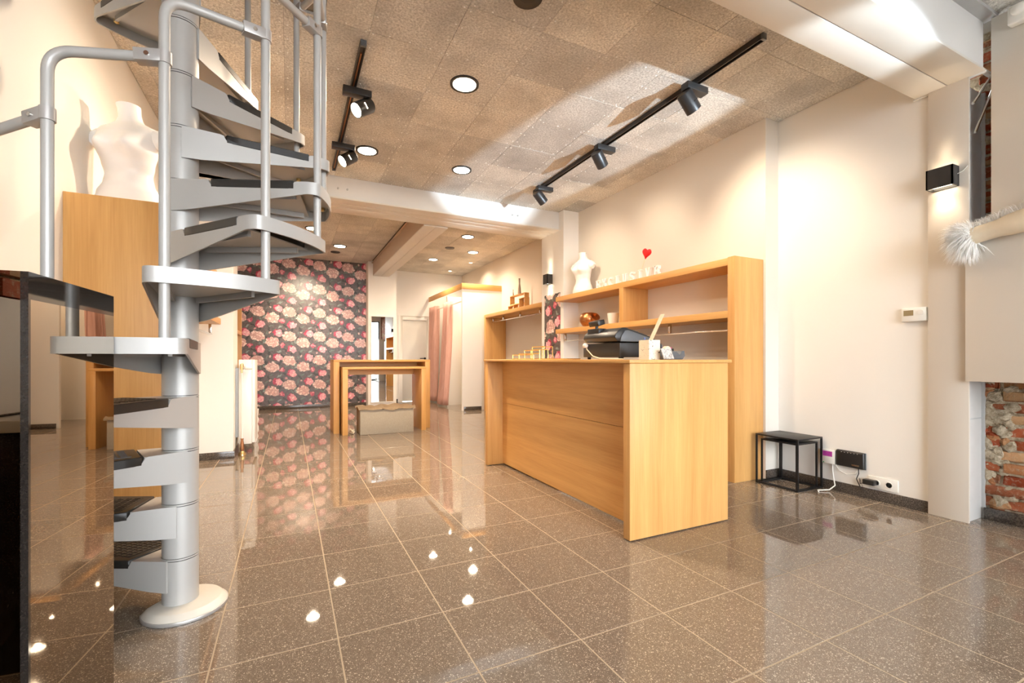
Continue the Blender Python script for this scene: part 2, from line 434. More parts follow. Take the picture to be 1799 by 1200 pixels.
struct('wall_back_door', wb, M['wall'])
# skirting
def skirt(name, *boxes):
    m = MB()
    for b in boxes: m.box(*b, 0, .075)
    struct(name, m, M['skirt'], .002)
skirt('baseboard_right', (XR-.012, XR, 1.52, 2.58), (3.68, XR, 2.568, 2.58))
skirt('baseboard_left_pier', (XL, -.508, 5.518, 5.53), (-.52, -.508, 5.53, 5.98))
skirt('baseboard_back', (XL, 1.53, 10.488, 10.5))
skirt('baseboard_back_door', (2.13, 2.33, 10.988, 11.0))
skirt('baseboard_brick', (4.02, 4.05, -1.3, 1.32))
skirt('baseboard_left', (XL, XL+.012, 1.7, 3.04))

# exposed brick on the right, front part; each near brick is a piece of its own
bw = tag(obj('wall_right_brick', MB().box(4.058, 4.16, -2.6, 1.50, 0, 3.2), M['mortar']), kind='structure')
brick_meshes = []
def brick_bm(l, h, rough):
    mb = MB().box(-.03, .03, -l/2, l/2, -h/2, h/2)
    me = mb.mesh('brick', .007, 2)
    for v in me.vertices: v.co += Vector((random.uniform(-1,1), random.uniform(-1,1), random.uniform(-1,1)))*rough
    me.materials.append(M['brick']); return me
for _ in range(6): brick_meshes.append(brick_bm(.205, .060, .004))
half_meshes = [brick_bm(.095, .060, .005) for _ in range(3)]
far = MB(); r_ = 0; z = .04
while z < 3.1:
    y = 1.46 - (.11 if r_ % 2 else 0)
    while y > -2.6:
        if y > .75:
            half = random.random() < .28
            me = random.choice(half_meshes if half else brick_meshes)
            o = bpy.data.objects.new('brick', me); COL.objects.link(o); o.parent = bw
            l = .095 if half else .205
            o.location = Vector((4.079 + random.uniform(-.008, .006), y - l/2, z)) - bw.location
            o.rotation_euler = (random.uniform(-.03, .03), random.uniform(-.05, .05), random.uniform(-.05, .05)); y -= l + .016
        else:
            far.box(4.05, 4.09, y-.205, y, z-.03, z+.03); y -= .221
    z += .0755; r_ += 1
tag(obj('far_bricks', far, M['brick'], bw, smooth=False), kind='stuff')
# lumps of old mortar and rubble at the column edge
for k in range(58):
    zz = .10 + .80*((k*.618) % 1) if k < 44 else random.uniform(1.9, 2.8)
    yy = 1.33 - (random.random()**1.6)*.13; s_ = random.uniform(.022, .046)
    bm = bmesh.new(); bmesh.ops.create_icosphere(bm, subdivisions=2, radius=s_)
    sy, sz = random.uniform(.7, 1.3), random.uniform(.6, 1.2)
    for v in bm.verts:
        q = 1 + random.uniform(-.26, .26); v.co = Vector((v.co.x*.42*q, v.co.y*sy*q, v.co.z*sz*q))
    me = bpy.data.meshes.new('rubble_stone'); bm.to_mesh(me); bm.free(); me.materials.append(M['mortar'] if random.random() < .8 else M['brick'])
    o = bpy.data.objects.new('rubble_stone', me); COL.objects.link(o); o.parent = bw; o.location = Vector((4.054, yy, zz)) - bw.location
    o.rotation_euler = (random.uniform(-.6, .6), 0, 0)
# brick band on the left wall behind the camera
lb = MB(); r_ = 0; z = 1.28
while z < 3.1:
    y = .93 - (.11 if r_ % 2 else 0)
    while y > -2.3:
        lb.box(-1.035, -1.0, y-.205, y, z-.031, z+.031); y -= .221
    z += .0755; r_ += 1
tag(obj('left_bricks', lb, M['brick'], bpy.data.objects['wall_left_front'], smooth=False), kind='stuff')
tag(obj('wall_cladding', MB().box(-1.029, -.985, -2.3, .90, .84, 1.24), M['greige'], None, .004), 'greige cladding board on the left front wall under the bricks', 'panel')
fb_ = thing('low_bench', 'long low black bench along the left front wall', 'bench', (-.88, -.7, 0))
obj('body', MB().box(-1.0, -.80, -2.0, .60, .0, .79), M['black_stone'], fb_, .004)
obj('seat_board', MB().box(-1.02, -.78, -2.02, .62, .79, .83), M['greige'], fb_, .004)

# ------------------------------------------------------------------ shop front (behind the camera)
sf = MB().box(-1.1, 4.2, -2.72, -2.6, 2.85, 3.2).box(-1.1, -.95, -2.72, -2.6, 0, 2.85).box(3.98, 4.2, -2.72, -2.6, 0, 2.85).box(-.95, 2.55, -2.72, -2.6, 0, .35)
struct('wall_front', sf, M['wall'])
def win(name, x0, x1, z0, z1):
    f = .05
    m = MB().box(x0, x0+f, -2.69, -2.62, z0, z1).box(x1-f, x1, -2.69, -2.62, z0, z1).box(x0, x1, -2.69, -2.62, z0, z0+f).box(x0, x1, -2.69, -2.62, z1-f, z1)
    w = struct(name, m, M['frame_dark'], .003)
    obj('pane', MB().box(x0+f, x1-f, -2.658, -2.650, z0+f, z1-f), M['pane'], w)
win('window_1', -.95, .8, .35, 2.85); win('window_2', .8, 2.55, .35, 2.85); win('window_3', 2.55, 3.98, .0, 2.85)
tag(obj('ground_outside', MB().box(-30, 30, -40, -2.75, -.12, -.02), plain('pavement', (.42, .41, .40), .8, 0, .15, 3)), kind='structure')

# ================================================================== STEEL BEAMS
b1 = thing('steel_beam', 'pale steel beam overhead at top right, running from the grey column', 'beam', (1.4, 1.42, 2.80))
obj('web', MB().box(-1.02, 3.84, 1.262, 1.278, 2.80, 3.12), M['steel_white'], b1)
obj('rear_web', MB().box(-1.02, 3.84, 1.575, 1.59, 2.80, 3.12), M['steel_white'], b1)
obj('bottom_flange', MB().box(-1.02, 3.84, 1.25, 1.425, 2.795, 2.81), M['beam_under'], b1, .002)
obj('bottom_flange', MB().box(-1.02, 3.84, 1.430, 1.60, 2.795, 2.81), M['beam_under'], b1, .002)
obj('flange_tip', MB().box(3.84, 3.985, 1.25, 1.275, 2.795, 2.81), M['beam_under'], b1, .002)
obj('end_plate', MB().box(3.828, 3.846, 1.245, 1.61, 2.786, 2.797), M['steel_white'], b1, .003)
obj('top_flange', MB().box(-1.02, 3.86, 1.20, 1.265, 3.10, 3.12), M['zinc'], b1)
for a, b in (((3.95, 1.26, 2.80), (3.83, 1.305, 2.62)), ((4.0, 1.25, 2.79), (3.84, 1.30, 2.44))):
    obj('brace_rod', MB().tube([a, b], .008, 10), M['chrome'], b1)
b2 = thing('steel_beam', 'white steel beam across the room between the two wall piers', 'beam', (1.2, 5.78, 2.84))
obj('web', MB().box(-1.02, 3.43, 5.53, 5.548, 2.85, 3.13), M['steel_white'], b2)
for (y0, y1) in ((5.49, 5.675), (5.69, 5.80), (5.825, 6.05)):
    obj('bottom_flange', MB().box(-1.02, 3.43, y0, y1, 2.838, 2.855), M['beam_under'], b2, .002)
obj('filler_strip', MB().box(-1.02, 3.40, 5.675, 5.69, 2.842, 2.85), M['white'], b2)
obj('filler_strip', MB().box(-1.02, 3.40, 5.80, 5.825, 2.842, 2.85), M['white'], b2)
obj('rear_web', MB().box(-1.02, 3.43, 6.03, 6.048, 2.85, 3.15), M['beam_under'], b2)
for x in (.50, .60, 2.70, 2.78):
    obj('bolt', MB().lathe([(.0, 0), (.011, 0), (.011, .014), (.0, .014)], (x, 5.53, 2.965), 8, (0, -1, 0)), M['zinc'], b2)
b3 = thing('steel_beam', 'taupe steel beam running lengthwise to the mirror pier at the back', 'beam', (1.8, 8.1, 2.83))
obj('bottom_flange', MB().box(1.63, 1.795, 6.05, 10.2, 2.822, 2.838), M['beam_under'], b3, .002)
obj('bottom_flange', MB().box(1.80, 1.965, 6.05, 10.2, 2.822, 2.838), M['beam_under'], b3, .002)
obj('web', MB().box(1.632, 1.65, 6.05, 10.2, 2.835, 3.14), M['beam_brown'], b3)
obj('rear_web', MB().box(1.945, 1.963, 6.05, 10.2, 2.835, 3.14), M['beam_brown'], b3)
obj('top_flange', MB().box(1.60, 1.64, 6.05, 10.2, 3.09, 3.105), M['beam_brown'], b3, .002)

# steel column and cladding at the right
sc1 = thing('steel_column', 'greige steel column with a wall lamp, beside the exposed bricks', 'column', (3.93, 1.42, 0))
obj('front_plate', MB().box(3.82, 3.835, 1.32, 1.525, 0, 2.795), M['greige'], sc1, .002)
obj('side_web', MB().box(3.835, 4.04, 1.335, 1.35, 0, 2.75), M['web_grey'], sc1, .002)
obj('rear_plate', MB().box(4.035, 4.05, 1.318, 1.50, 0, 2.75), M['zinc'], sc1, .002)
obj('weld_seam', MB().box(3.836, 4.04, 1.329, 1.336, .645, .652), M['zinc'], sc1)
tag(obj('wall_cladding', MB().box(3.79, 3.812, -.30, 1.328, .89, 1.79), M['panel'], None, .002), 'pale lower cladding panel hung over the bricks, under the fur', 'panel')
tag(obj('wall_cladding', MB().box(3.832, 3.855, -.30, 1.225, 1.795, 3.095), M['panel'], None, .002), 'pale upper cladding panel reaching up to the ceiling, above the fur', 'panel')
al = thing('motion_sensor', 'small cream alarm sensor high on the upper cladding panel', 'sensor', (3.80, 1.10, 2.97))
obj('housing', MB().box(3.775, 3.832, 1.045, 1.140, 2.975, 3.085), M['white_plastic'], al, .012, 3)
obj('lens', MB().lathe([(.032, 0), (.030, .012), (.018, .022), (0, .026)], (3.777, 1.093, 3.045), 20, (-1, 0, 0)), M['white'], al)

# ================================================================== CEILING LAMPS
def downlight(x, y, z, label, watt, group, d=.20, small=False):
    t_ = thing('downlight', label, 'ceiling lamp', (x, y, z-.012), group)
    r = d/2
    obj('trim_ring', MB().lathe([(r*.80, .0), (r*.86, -.004), (r, -.004), (r*1.02, .012), (r*.80, .012)], (x, y, z-.008), 32), M['spot_black'] if not small else M['chrome'], t_)
    obj('reflector', MB().lathe([(r*.80, 0), (r*.78, .005), (0, .006)], (x, y, z-.010), 32), M['glow'] if not small else M['glow_small'], t_)
    spot('downlight_lamp', t_, (x, y, z-.02), (x, y, 0), watt, 150, .9, r*.4)
    return t_
GD = 'round recessed ceiling lamps'
downlight(1.187, 3.252, 3.10, 'largest round ceiling lamp, alone in the middle of the boards', 80, GD, .215)
downlight(.697, 4.713, 3.10, 'round ceiling lamp beside the left track near the white beam', 80, GD, .215)
downlight(1.698, 4.742, 3.10, 'round ceiling lamp between the two tracks near the white beam', 80, GD, .215)
downlight(2.76, 7.393, 3.13, 'round back-room ceiling lamp nearest the white beam, right of taupe beam', 50, GD, .23)
downlight(2.733, 9.40, 3.13, 'round back-room ceiling lamp nearest the taupe beam end', 40, GD, .21)
downlight(3.256, 8.433, 3.13, 'round back-room ceiling lamp above the fitting room', 50, GD, .22)
downlight(.85, 9.05, 3.13, 'round ceiling lamp in front of the flowered wallpaper', 50, GD, .24)
dl_ = downlight(.348, 8.016, 3.13, 'round ceiling lamp glimpsed behind the stair treads', 50, GD, .24)
spot('aimed_lamp', dl_, (.348, 8.016, 3.10), (.25, 10.5, 1.95), 150, 40, 1.0, .05)
downlight(3.557, 9.35, 3.13, 'tiny ceiling lamp over the fitting room, nearer one', 14, 'tiny ceiling lamps', .09, True)
downlight(3.45, 10.45, 3.13, 'tiny ceiling lamp over the fitting room, at the far corner', 14, 'tiny ceiling lamps', .09, True)
def speaker(x, y, z, label):
    t_ = thing('ceiling_speaker', label, 'speaker', (x, y, z-.01))
    obj('rim', MB().lathe([(.065, 0), (.085, -.006), (.09, .008), (.065, .008)], (x, y, z-.006), 24), M['spot_black'], t_)
    obj('grille', MB().lathe([(.066, 0), (.04, -.004), (0, -.005)], (x, y, z-.003), 24), M['black'], t_)
speaker(2.735, 8.30, 3.13, 'black round ceiling speaker between the back-room lamps')
speaker(.82, 9.60, 3.13, 'black round ceiling speaker just above the flowered wallpaper')
speaker(1.226, 2.31, 3.10, 'black round ceiling speaker cut by the top edge')

# ------------------------------------------------------------------ tracks with spots
def track(x, y0, y1, label):
    t_ = thing('lighting_track', label, 'lighting track', (x, (y0+y1)/2, 3.06))
    obj('rail', MB().box(x-.019, x-.013, y0, y1, 3.062, 3.10).box(x+.013, x+.019, y0, y1, 3.062, 3.10).box(x-.013, x+.013, y0, y1, 3.082, 3.10), M['spot_black'], t_)
    obj('conductor', MB().box(x-.004, x+.004, y0+.1, y1-.02, 3.074, 3.083), M['copper_pipe'], t_)
    for yy in (y0-.012, y1): obj('end_cap', MB().box(x-.019, x+.019, yy, yy+.02, 3.06, 3.10), M['plastic_grey'], t_, .003)
track(.435, 3.10, 5.27, 'black lighting track on the left, carrying two spots')
track(2.715, 1.92, 4.93, 'black lighting track on the right, carrying three spots')
def trackspot(x, y, side, target, watt, label, group, ang=92):
    """side: +1 the head hangs on the +x end of the adapter"""
    t_ = thing('track_spot', label, 'spotlight', (x, y, 3.02), group)
    a0, a1 = (x-.075, x+.13) if side > 0 else (x-.10, x+.105)
    obj('adapter', MB().box(a0, a1, y-.035, y+.035, 3.012, 3.062), M['spot_black'], t_, .003)
    hx = a1-.045 if side > 0 else a0+.03
    piv = Vector((hx, y, 2.975)); d = (Vector(target)-piv).normalized()
    obj('swivel', MB().tube([(hx, y, 3.015), (hx, y, 2.965)], .013, 12), M['spot_black'], t_)
    c = piv + d*.02 + Vector((0, 0, -.03))
    h = obj('head', MB().lathe([(0, -.075), (.052, -.075), (.056, -.068), (.056, .075), (.050, .075), (.050, .06), (0, .06)], c, 32, d), M['spot_black'], t_)
    obj('lens', MB().lathe([(.0499, .0), (.03, .004), (0, .005)], c + d*.063, 28, d), M['glow'], h)
    sd = d.cross(Vector((0, 0, 1))).normalized(); up = sd.cross(d)
    for sgn in (1, -1):
        q = sd*sgn
        obj('vent_slot', MB().obox(c + q*.0555 + d*.01, d, up, q, .003, .022, .0016), M['glow_small'] if side > 0 else M['black'], h)
    spot('spot_lamp', t_, c + d*.085, target, watt, ang, 1.0, .045)
trackspot(.435, 3.62, 1, (-1.0, 2.95, 1.75), 30, 'nearer black spot on the left track, aimed at the left wall', 'track spots on the left')
trackspot(.435, 4.60, 1, (-1.0, 4.05, 1.75), 28, 'farther black spot on the left track near the beam', 'track spots on the left')
trackspot(2.715, 2.47, -1, (3.72, 2.52, 1.95), 27, 'largest black spot on the right track, nearest the column', 'track spots on the right')
trackspot(2.715, 3.55, -1, (3.68, 3.95, 2.05), 10, 'middle black spot of the three on the right track', 'track spots on the right')
trackspot(2.715, 4.70, -1, (3.68, 4.90, 2.1), 9, 'farthest black spot on the right track, by the white beam', 'track spots on the right')

# ------------------------------------------------------------------ wall lamps
def sconce(x, y, z, w, h, dp, label, watt):
    t_ = thing('wall_lamp', label, 'wall lamp', (x, y, z), 'black up-and-down wall lamps')
    m = MB(); k = .008
    m.box(x-dp, x, y-w/2, y-w/2+k, z, z+h).box(x-dp, x, y+w/2-k, y+w/2, z, z+h).box(x-dp, x-dp+k, y-w/2, y+w/2, z, z+h).box(x-k, x, y-w/2, y+w/2, z, z+h)
    obj('housing', m, M['spot_black'], t_)
    obj('lens', MB().box(x-dp+k, x-k, y-w/2+k, y+w/2-k, z+.018, z+.022), M['glow_small'], t_)
    obj('lens', MB().box(x-dp+k, x-k, y-w/2+k, y+w/2-k, z+h-.022, z+h-.018), M['glow_small'], t_)
    spot('wall_lamp_down', t_, (x-dp/2, y, z+.005), (x-dp/2, y, z-1), watt, 85, .8, .02)
    spot('wall_lamp_up', t_, (x-dp/2, y, z+h-.005), (x-dp/2, y, z+2), watt, 60, .8, .02)
    return t_
s1 = sconce(3.82, 1.435, 2.128, .135, .125, .085, 'black box wall lamp on the greige steel column', 1.2)
obj('lamp_wire', MB().tube([(3.80, 1.37, 2.20), (3.812, 1.345, 2.215), (3.818, 1.325, 2.24)], .0025, 6), M['cable_white'], s1)
sconce(3.43, 5.76, 2.115, .12, .14, .09, 'small black wall lamp above the wallpaper strip on the pier', 2)

# ================================================================== SPIRAL STAIRCASE
SX, SY = -.404, 2.308; RISE = .219; STEP = 30.5; RAD = .58
st = thing('spiral_staircase', 'grey metal spiral staircase with black rubber treads on a round column', 'staircase', (SX, SY, 0))
pl_ = [(math.cos(a)*.15, math.sin(a)*.15) for a in [R(x) for x in range(-150, 121, 6)]]
rot = R(-20)
def plate_mb(sc, z0, sc2, z1):
    m = MB(); n = len(pl_); vs = []
    for s_, z in ((sc, z0), (sc2, z1)):
        for (x, y) in pl_: vs.append((SX+.02 + s_*(x*math.cos(rot)-y*math.sin(rot)), SY-.01 + s_*(x*math.sin(rot)+y*math.cos(rot)), z))
    return m.add(vs, [tuple(reversed(range(n))), tuple(range(n, 2*n))] + [(i, (i+1) % n, (i+1) % n+n, i+n) for i in range(n)])
bp = obj('base_plate', plate_mb(1.0, .0, 1.0, .014), M['clamp'], st, .002)
obj('base_cover', plate_mb(.985, .014, .84, .036), M['cover'], bp, .0015, 1)
for k in range(0, 16):
    z0 = max(.03, k*RISE+.006); z1 = (k+1)*RISE-.006
    seg = obj('column_segment', MB().lathe([(.0633, z0), (.0633, z1)], (SX, SY, 0), 40), M['stair'], st)
    obj('joint_core', MB().lathe([(.0595, z1-.004), (.0595, z1+.016)], (SX, SY, 0), 32), M['black'], seg)
    obj('collar', MB().lathe([(.0590, z1+.0028), (.0636, z1+.0030), (.0636, z1+.0092), (.0590, z1+.0094)], (SX, SY, 0), 40), M['stair'], seg)
# one tread: folded band with tall cheeks at the column, plate and rubber pad
def side_pt(r): return r, .072 + (r/.50)*(.197-.072)
path = []
def seg_pts():
    pts = []    # (x, y, top, bottom)
    def hb(r): return -.128 + (min(max(r, .02), .50)-.02)/(.48)*(.128-.050)
    for r, tp in ((-.012, 0), (.06, 0), (.120, 0), (.128, -.004), (.134, -.016), (.142, -.027), (.16, -.030), (.30, -.030), (.43, -.030), (.440, -.026), (.447, -.014), (.453, -.003), (.462, 0), (.485, 0)):
        x, y = side_pt(r); pts.append((x, y, tp, hb(r)))
    a1 = math.atan2(.197, .5)
    # rounded corner onto the rim
    px, py = side_pt(.485); ex, ey = RAD*math.cos(R(17.5)), RAD*math.sin(R(17.5)); kx, ky = side_pt(.545)
    for i in range(1, 7):
        q = i/7; pts.append(((1-q)**2*px+2*q*(1-q)*kx+q*q*ex, (1-q)**2*py+2*q*(1-q)*ky+q*q*ey, 0, -.050))
    for i in range(0, 8):
        a = R(17.5*(1-i/8)); pts.append((RAD*math.cos(a), RAD*math.sin(a), 0, -.050))
    half = pts + [(RAD, 0, 0, -.05)]
    return half + [(x, -y, t_, b_) for (x, y, t_, b_) in reversed(pts)]
PT = seg_pts()
def band():
    m = MB(); n = len(PT); vs = []; th = .007
    for i, (x, y, tp, bt) in enumerate(PT):
        a = Vector(PT[max(i-1, 0)][:2]); b = Vector(PT[min(i+1, n-1)][:2]); d = (b-a).normalized(); nx, ny = -d.y, d.x
        if nx*(0.3-x) + ny*(0-y) < 0: nx, ny = -nx, -ny
        vs += [(x, y, tp), (x, y, bt), (x+nx*th, y+ny*th, bt), (x+nx*th, y+ny*th, tp)]
    fs = []
    for i in range(n-1):
        for j in range(4):
            a = i*4+j; b = i*4+(j+1) % 4; fs.append((a, b, b+4, a+4))
    fs += [(0, 1, 2, 3), tuple(reversed(range(4*(n-1), 4*n)))]
    return m.add(vs, fs)
def wedge(r0, r1, z0, z1, inset=0):
    rs = [r0 + (r1-r0)*i/6 for i in range(7)]
    P = [(r, side_pt(r)[1]-inset) for r in rs]
    poly = P + [(x, -y) for x, y in reversed(P)]
    return MB().prism(poly, lambda p, z: (p[0], p[1], z), z0, z1)
rim = [(x, y) for (x, y, tp, bt) in PT if x > .46]
rim_poly = [(.462, side_pt(.462)[1])] + rim + [(.462, -side_pt(.462)[1])]
def c_in(p, s_=.004):
    return (p[0]-s_*p[0]/.58, p[1]*(1-s_/.3))
tread_mb = band()
tread_mb.prism([c_in(p) for p in rim_poly], lambda p, z: (p[0], p[1], z), -.006, -.0005)
w_ = wedge(.0, .13, -.006, -.0005, .003); tread_mb.add(w_.v, w_.f)
w_ = wedge(.10, .47, -.036, -.031, .003); tread_mb.add(w_.v, w_.f)
# stiffening ribs underneath
for sgn in (1, -1):
    m_ = MB().obox((.27, sgn*.085, -.045), Vector((1, sgn*.25, 0)).normalized(), Vector((-sgn*.25, 1, 0)).normalized(), (0,0,1), .19, .006, .012); tread_mb.add(m_.v, m_.f)
tread_me = tread_mb.mesh('tread'); tread_me.materials.append(M['stair'])
pad_mb = wedge(.137, .452, -.031, .003, -.0012)
pad_me = pad_mb.mesh('rubber_pad', .003, 1); pad_me.materials.append(M['rubber'])
grip = MB()
for i in range(9):
    r = .17+i*.03; w = side_pt(r)[1]-.035
    grip.box(r-.004, r+.004, -w, w, .003, .0055)
for i in range(-4, 5): grip.box(.17, .41, i*.02-.003, i*.02+.003, .003, .0055)
grip_me = grip.mesh('grip_ribs', smooth=False); grip_me.materials.append(M['rubber'])
bolt_me = MB().lathe([(.011, 0), (.011, -.012), (.005, -.016), (0, -.016)], (.535, .118, -.006), 10).mesh('tread_bolt'); bolt_me.materials.append(M['brass'])
def ang(k): return R(-69 + STEP*(k-6))
for k in range(1, 15):
    o = bpy.data.objects.new('tread', tread_me); COL.objects.link(o); o.parent = st
    o.location = (0, 0, RISE*k); o.rotation_euler = (0, 0, ang(k))
    for nm, me in (('rubber_pad', pad_me), ('tread_bolt', bolt_me)):
        c = bpy.data.objects.new(nm, me); COL.objects.link(c); c.parent = o
    if k <= 4 or k in (9, 10):
        c = bpy.data.objects.new('grip_ribs', grip_me); COL.objects.link(c); c.parent = o
def bpos(k):
    a = ang(k)+R(STEP/2); return Vector((SX+.556*math.cos(a), SY+.556*math.sin(a), RISE*k))
for k in range(1, 14):
    p = bpos(k); q = bpos(k+1); top = 1.06
    a = p + Vector((0, 0, top)); b = Vector((q.x, q.y, p.z+top+.030)); d = (b-a).normalized()
    rb = .065; pts = [p, p + Vector((0,0,.5)), a - Vector((0,0,rb))]
    c0 = a - Vector((0,0,rb)); c2 = a + d*rb
    for i in range(1, 9):
        u = i/9; pts.append(c0*(1-u)**2 + a*(2*u*(1-u)) + c2*u*u)
    pts.append(c2)
    if k < 13: pts.append(b - d*.035)
    bal = obj('baluster', MB().tube(pts, .0150, 18), M['stair'], st)
    if k < 13:
        side = d.cross(Vector((0,0,1))).normalized(); up = side.cross(d)
        cl = obj('clamp', MB().obox(b - d*.036, d, side, up, .040, .0185, .019), M['clamp'], st, .003)
        obj('clamp_strap', MB().lathe([(.0195, -.019), (.0195, .019), (.0152, .019), (.0152, -.019)], b, 20), M['clamp'], cl)
        obj('clamp_bolt', MB().lathe([(0, 0), (.007, 0), (.007, .004), (0, .004)], b - d*.040 + side*.0185, 10, side), M['chrome'], cl)
        obj('clamp_bolt', MB().lathe([(0, 0), (.007, 0), (.007, .004), (0, .004)], b - d*.040 - side*.0185, 10, -side), M['chrome'], cl)

# ================================================================== SMOKED MIRROR PLINTH
pt = thing('display_plinth', 'dark mirror-clad display plinth at the left edge, beside the staircase', 'plinth', (-.4622, 1.7196, 0))
pt.rotation_euler = (0, 0, R(-3.88))
PD, PW, PH = .4157, .52, 1.213      # depth, width, height; local origin at the rear right corner
obj('body', MB().box(-PW, -.008, -PD+.008, 0, 0, PH-.008), M['black_stone'], pt, local=True)
obj('side_panel', MB().box(-.008, 0, -PD+.008, 0, 0, PH-.058), M['smoke'], pt, local=True)
obj('front_panel', MB().box(-PW, -.013, -PD, -PD+.008, 0, PH), M['smoke'], pt, local=True)
obj('edge_strip', MB().box(-.013, 0, -PD, -PD+.008, 0, PH), M['black_stone'], pt, local=True)
obj('top_band', MB().box(-.008, 0, -PD+.008, 0, PH-.058, PH), M['black_stone'], pt, local=True)
obj('top_slab', MB().box(-PW, -.008, -PD+.008, 0, PH-.008, PH), M['black_stone'], pt, local=True)

# ================================================================== COUNTER
ct = thing('shop_counter', 'oak sales counter with the cash register on top', 'counter', (2.12, 3.07, 0))
obj('end_panel', MB().box(1.72, 2.515, 2.02, 2.075, .006, 1.005), M['oak_z'], ct, .0015)
obj('end_panel', MB().box(1.72, 2.515, 4.065, 4.12, .006, 1.005), M['oak_z'], ct, .0015)
obj('front_panel', MB().box(1.88, 1.90, 2.075, 4.065, .015, .60), M['oak_y'], ct)
obj('front_panel', MB().box(1.879, 1.90, 2.075, 4.065, .603, 1.005), M['oak_y'], ct)
obj('top_board', MB().box(1.705, 2.535, 2.005, 4.135, 1.005, 1.025), M['oak_y'], ct, .004, 2)
obj('inner_shelf', MB().box(1.90, 2.45, 2.075, 4.065, .60, .63), M['oak_y'], ct)
for (x, y) in ((1.75, 2.05), (2.48, 2.05), (1.75, 4.09), (2.48, 4.09)):
    obj('foot', MB().lathe([(.015, 0), (.015, .007)], (x, y, 0), 12), M['black'], ct)

# ================================================================== OAK WALL SHELVES
def rod(parent, x, z, y0, y1, br, dz, wall=None):
    r = obj('hanging_rod', MB().box(x-.014, x+.014, y0, y1, z-.007, z+.007), M['chrome'], parent, .002)
    for y in br: obj('rod_bracket', MB().box(x-.012, x+.012, y-.014, y+.014, z+.007, z+dz), M['chrome'], r, .002)
su = thing('wall_shelf', 'tall oak wall shelf behind the counter, holding torso and letters', 'shelf', (3.5, 4.0, 0))
obj('end_panel', MB().box(3.318, 3.678, 2.600, 2.668, 0, 1.886), M['oak_z'], su, .0015)
obj('top_board', MB().box(3.318, 3.678, 2.668, 5.404, 1.818, 1.880), M['oak_y'], su, .0015)
obj('top_board_end', MB().box(3.318, 3.428, 5.404, 5.43, 1.818, 1.880), M['oak_y'], su)
obj('shelf_board', MB().box(3.318, 3.678, 2.668, 5.404, 1.376, 1.436), M['oak_y'], su, .0015)
obj('shelf_board_end', MB().box(3.318, 3.428, 5.404, 5.43, 1.376, 1.436), M['oak_y'], su)
obj('divider', MB().box(3.318, 3.678, 4.01, 4.076, 1.436, 1.818), M['oak_z'], su, .001)
rod(su, 3.42, 1.275, 2.668, 5.36, (2.70, 3.42, 4.4, 5.34), .10)
su2 = thing('wall_shelf', 'tall oak wall shelf on the left wall behind the spiral staircase', 'shelf', (-.82, 4.2, 0))
obj('end_panel', MB().box(XL, -.618, 3.05, 3.118, 0, 1.872), M['oak_z'], su2, .0015)
obj('top_board', MB().box(XL, -.618, 3.118, 5.44, 1.808, 1.870), M['oak_y'], su2, .0015)
obj('shelf_board', MB().box(XL, -.618, 3.118, 5.44, 1.376, 1.436), M['oak_y'], su2, .0015)
obj('divider', MB().box(XL, -.618, 4.3, 4.366, 1.436, 1.808), M['oak_z'], su2)
rod(su2, -.70, 1.275, 3.118, 5.40, (3.2, 4.3, 5.37), .10)
su3 = thing('wall_rack', 'oak clothes rack in the back room with vases on top', 'rack', (3.72, 7.2, 0))
obj('end_panel', MB().box(3.50, 3.948, 8.385, 8.45, 0, 1.90), M['oak_z'], su3, .0015)
obj('top_board', MB().box(3.50, 3.948, 6.02, 8.385, 1.84, 1.905), M['oak_y'], su3, .0015)
rod(su3, 3.62, 1.755, 6.05, 8.30, (6.4, 7.1, 7.8, 8.28), .085)
su4 = thing('wall_rack', 'oak clothes rack peeking out behind the white radiator', 'rack', (-.82, 6.9, 0))
obj('end_panel', MB().box(XL, -.62, 7.69, 7.755, 0, 1.90), M['oak_z'], su4, .0015)
obj('top_board', MB().box(XL, -.62, 6.0, 7.69, 1.84, 1.90), M['oak_y'], su4, .0015)
obj('shelf_board', MB().box(XL, -.62, 6.0, 7.69, 1.37, 1.42), M['oak_y'], su4, .0015)

# ================================================================== NESTING TABLES AND BOX
def uframe(x0, x1, y0, y1, h, th, label, skew=0):
    t_ = thing('nesting_table', label, 'table', ((x0+x1)/2, (y0+y1)/2, 0), 'pair of oak nesting tables')
    obj('side_panel', MB().box(x0, x0+th, y0, y1, 0, h-th*.0-.03), M['oak_z'], t_, .002)
    obj('side_panel', MB().box(x1-th, x1, y0, y1, 0, h-.03), M['oak_z'], t_, .002)
    obj('table_top', MB().box(x0, x1, y0, y1, h-.03, h), M['oak_x'], t_, .002)
    obj('rail', MB().box(x0+th, x1-th, y1-.10, y1-.07, h-.12, h-.03), M['oak_x'], t_)
    return t_
uframe(.55, 1.90, 6.70, 7.28, 1.018, .075, 'taller outer oak nesting table before the wallpaper')
uframe(.645, 1.785, 6.50, 7.06, .918, .068, 'lower inner oak nesting table standing over the storage box')
bx = thing('storage_box', 'grey canvas storage box with a loose lid under the oak tables', 'box', (1.22, 6.6, 0))
obj('body', MB().box(.862, 1.585, 6.43, 6.80, 0, .335), M['canvas'], bx, .006)
lid = MB(); nx, ny = 22, 8
for layer in range(2):
    vs = []; 
    for j in range(ny+1):
        for i in range(nx+1):
            x = .842+.765*i/nx; y = 6.41+.41*j/ny
            z = .355 + .012*math.sin(i*.9+j*.7) + .010*math.sin(i*.37-j*1.3) + random.uniform(0, .010)
            if layer == 0: z = .338 + .004*math.sin(i*.8)
            vs.append((x, y, z - (.022 if layer == 1 and j == 0 else 0)))
    b = len(lid.v); lid.v += vs
    for j in range(ny):
        for i in range(nx):
            a = b+j*(nx+1)+i; lid.f.append((a, a+1, a+nx+2, a+nx+1))
N0 = (nx+1)*(ny+1)
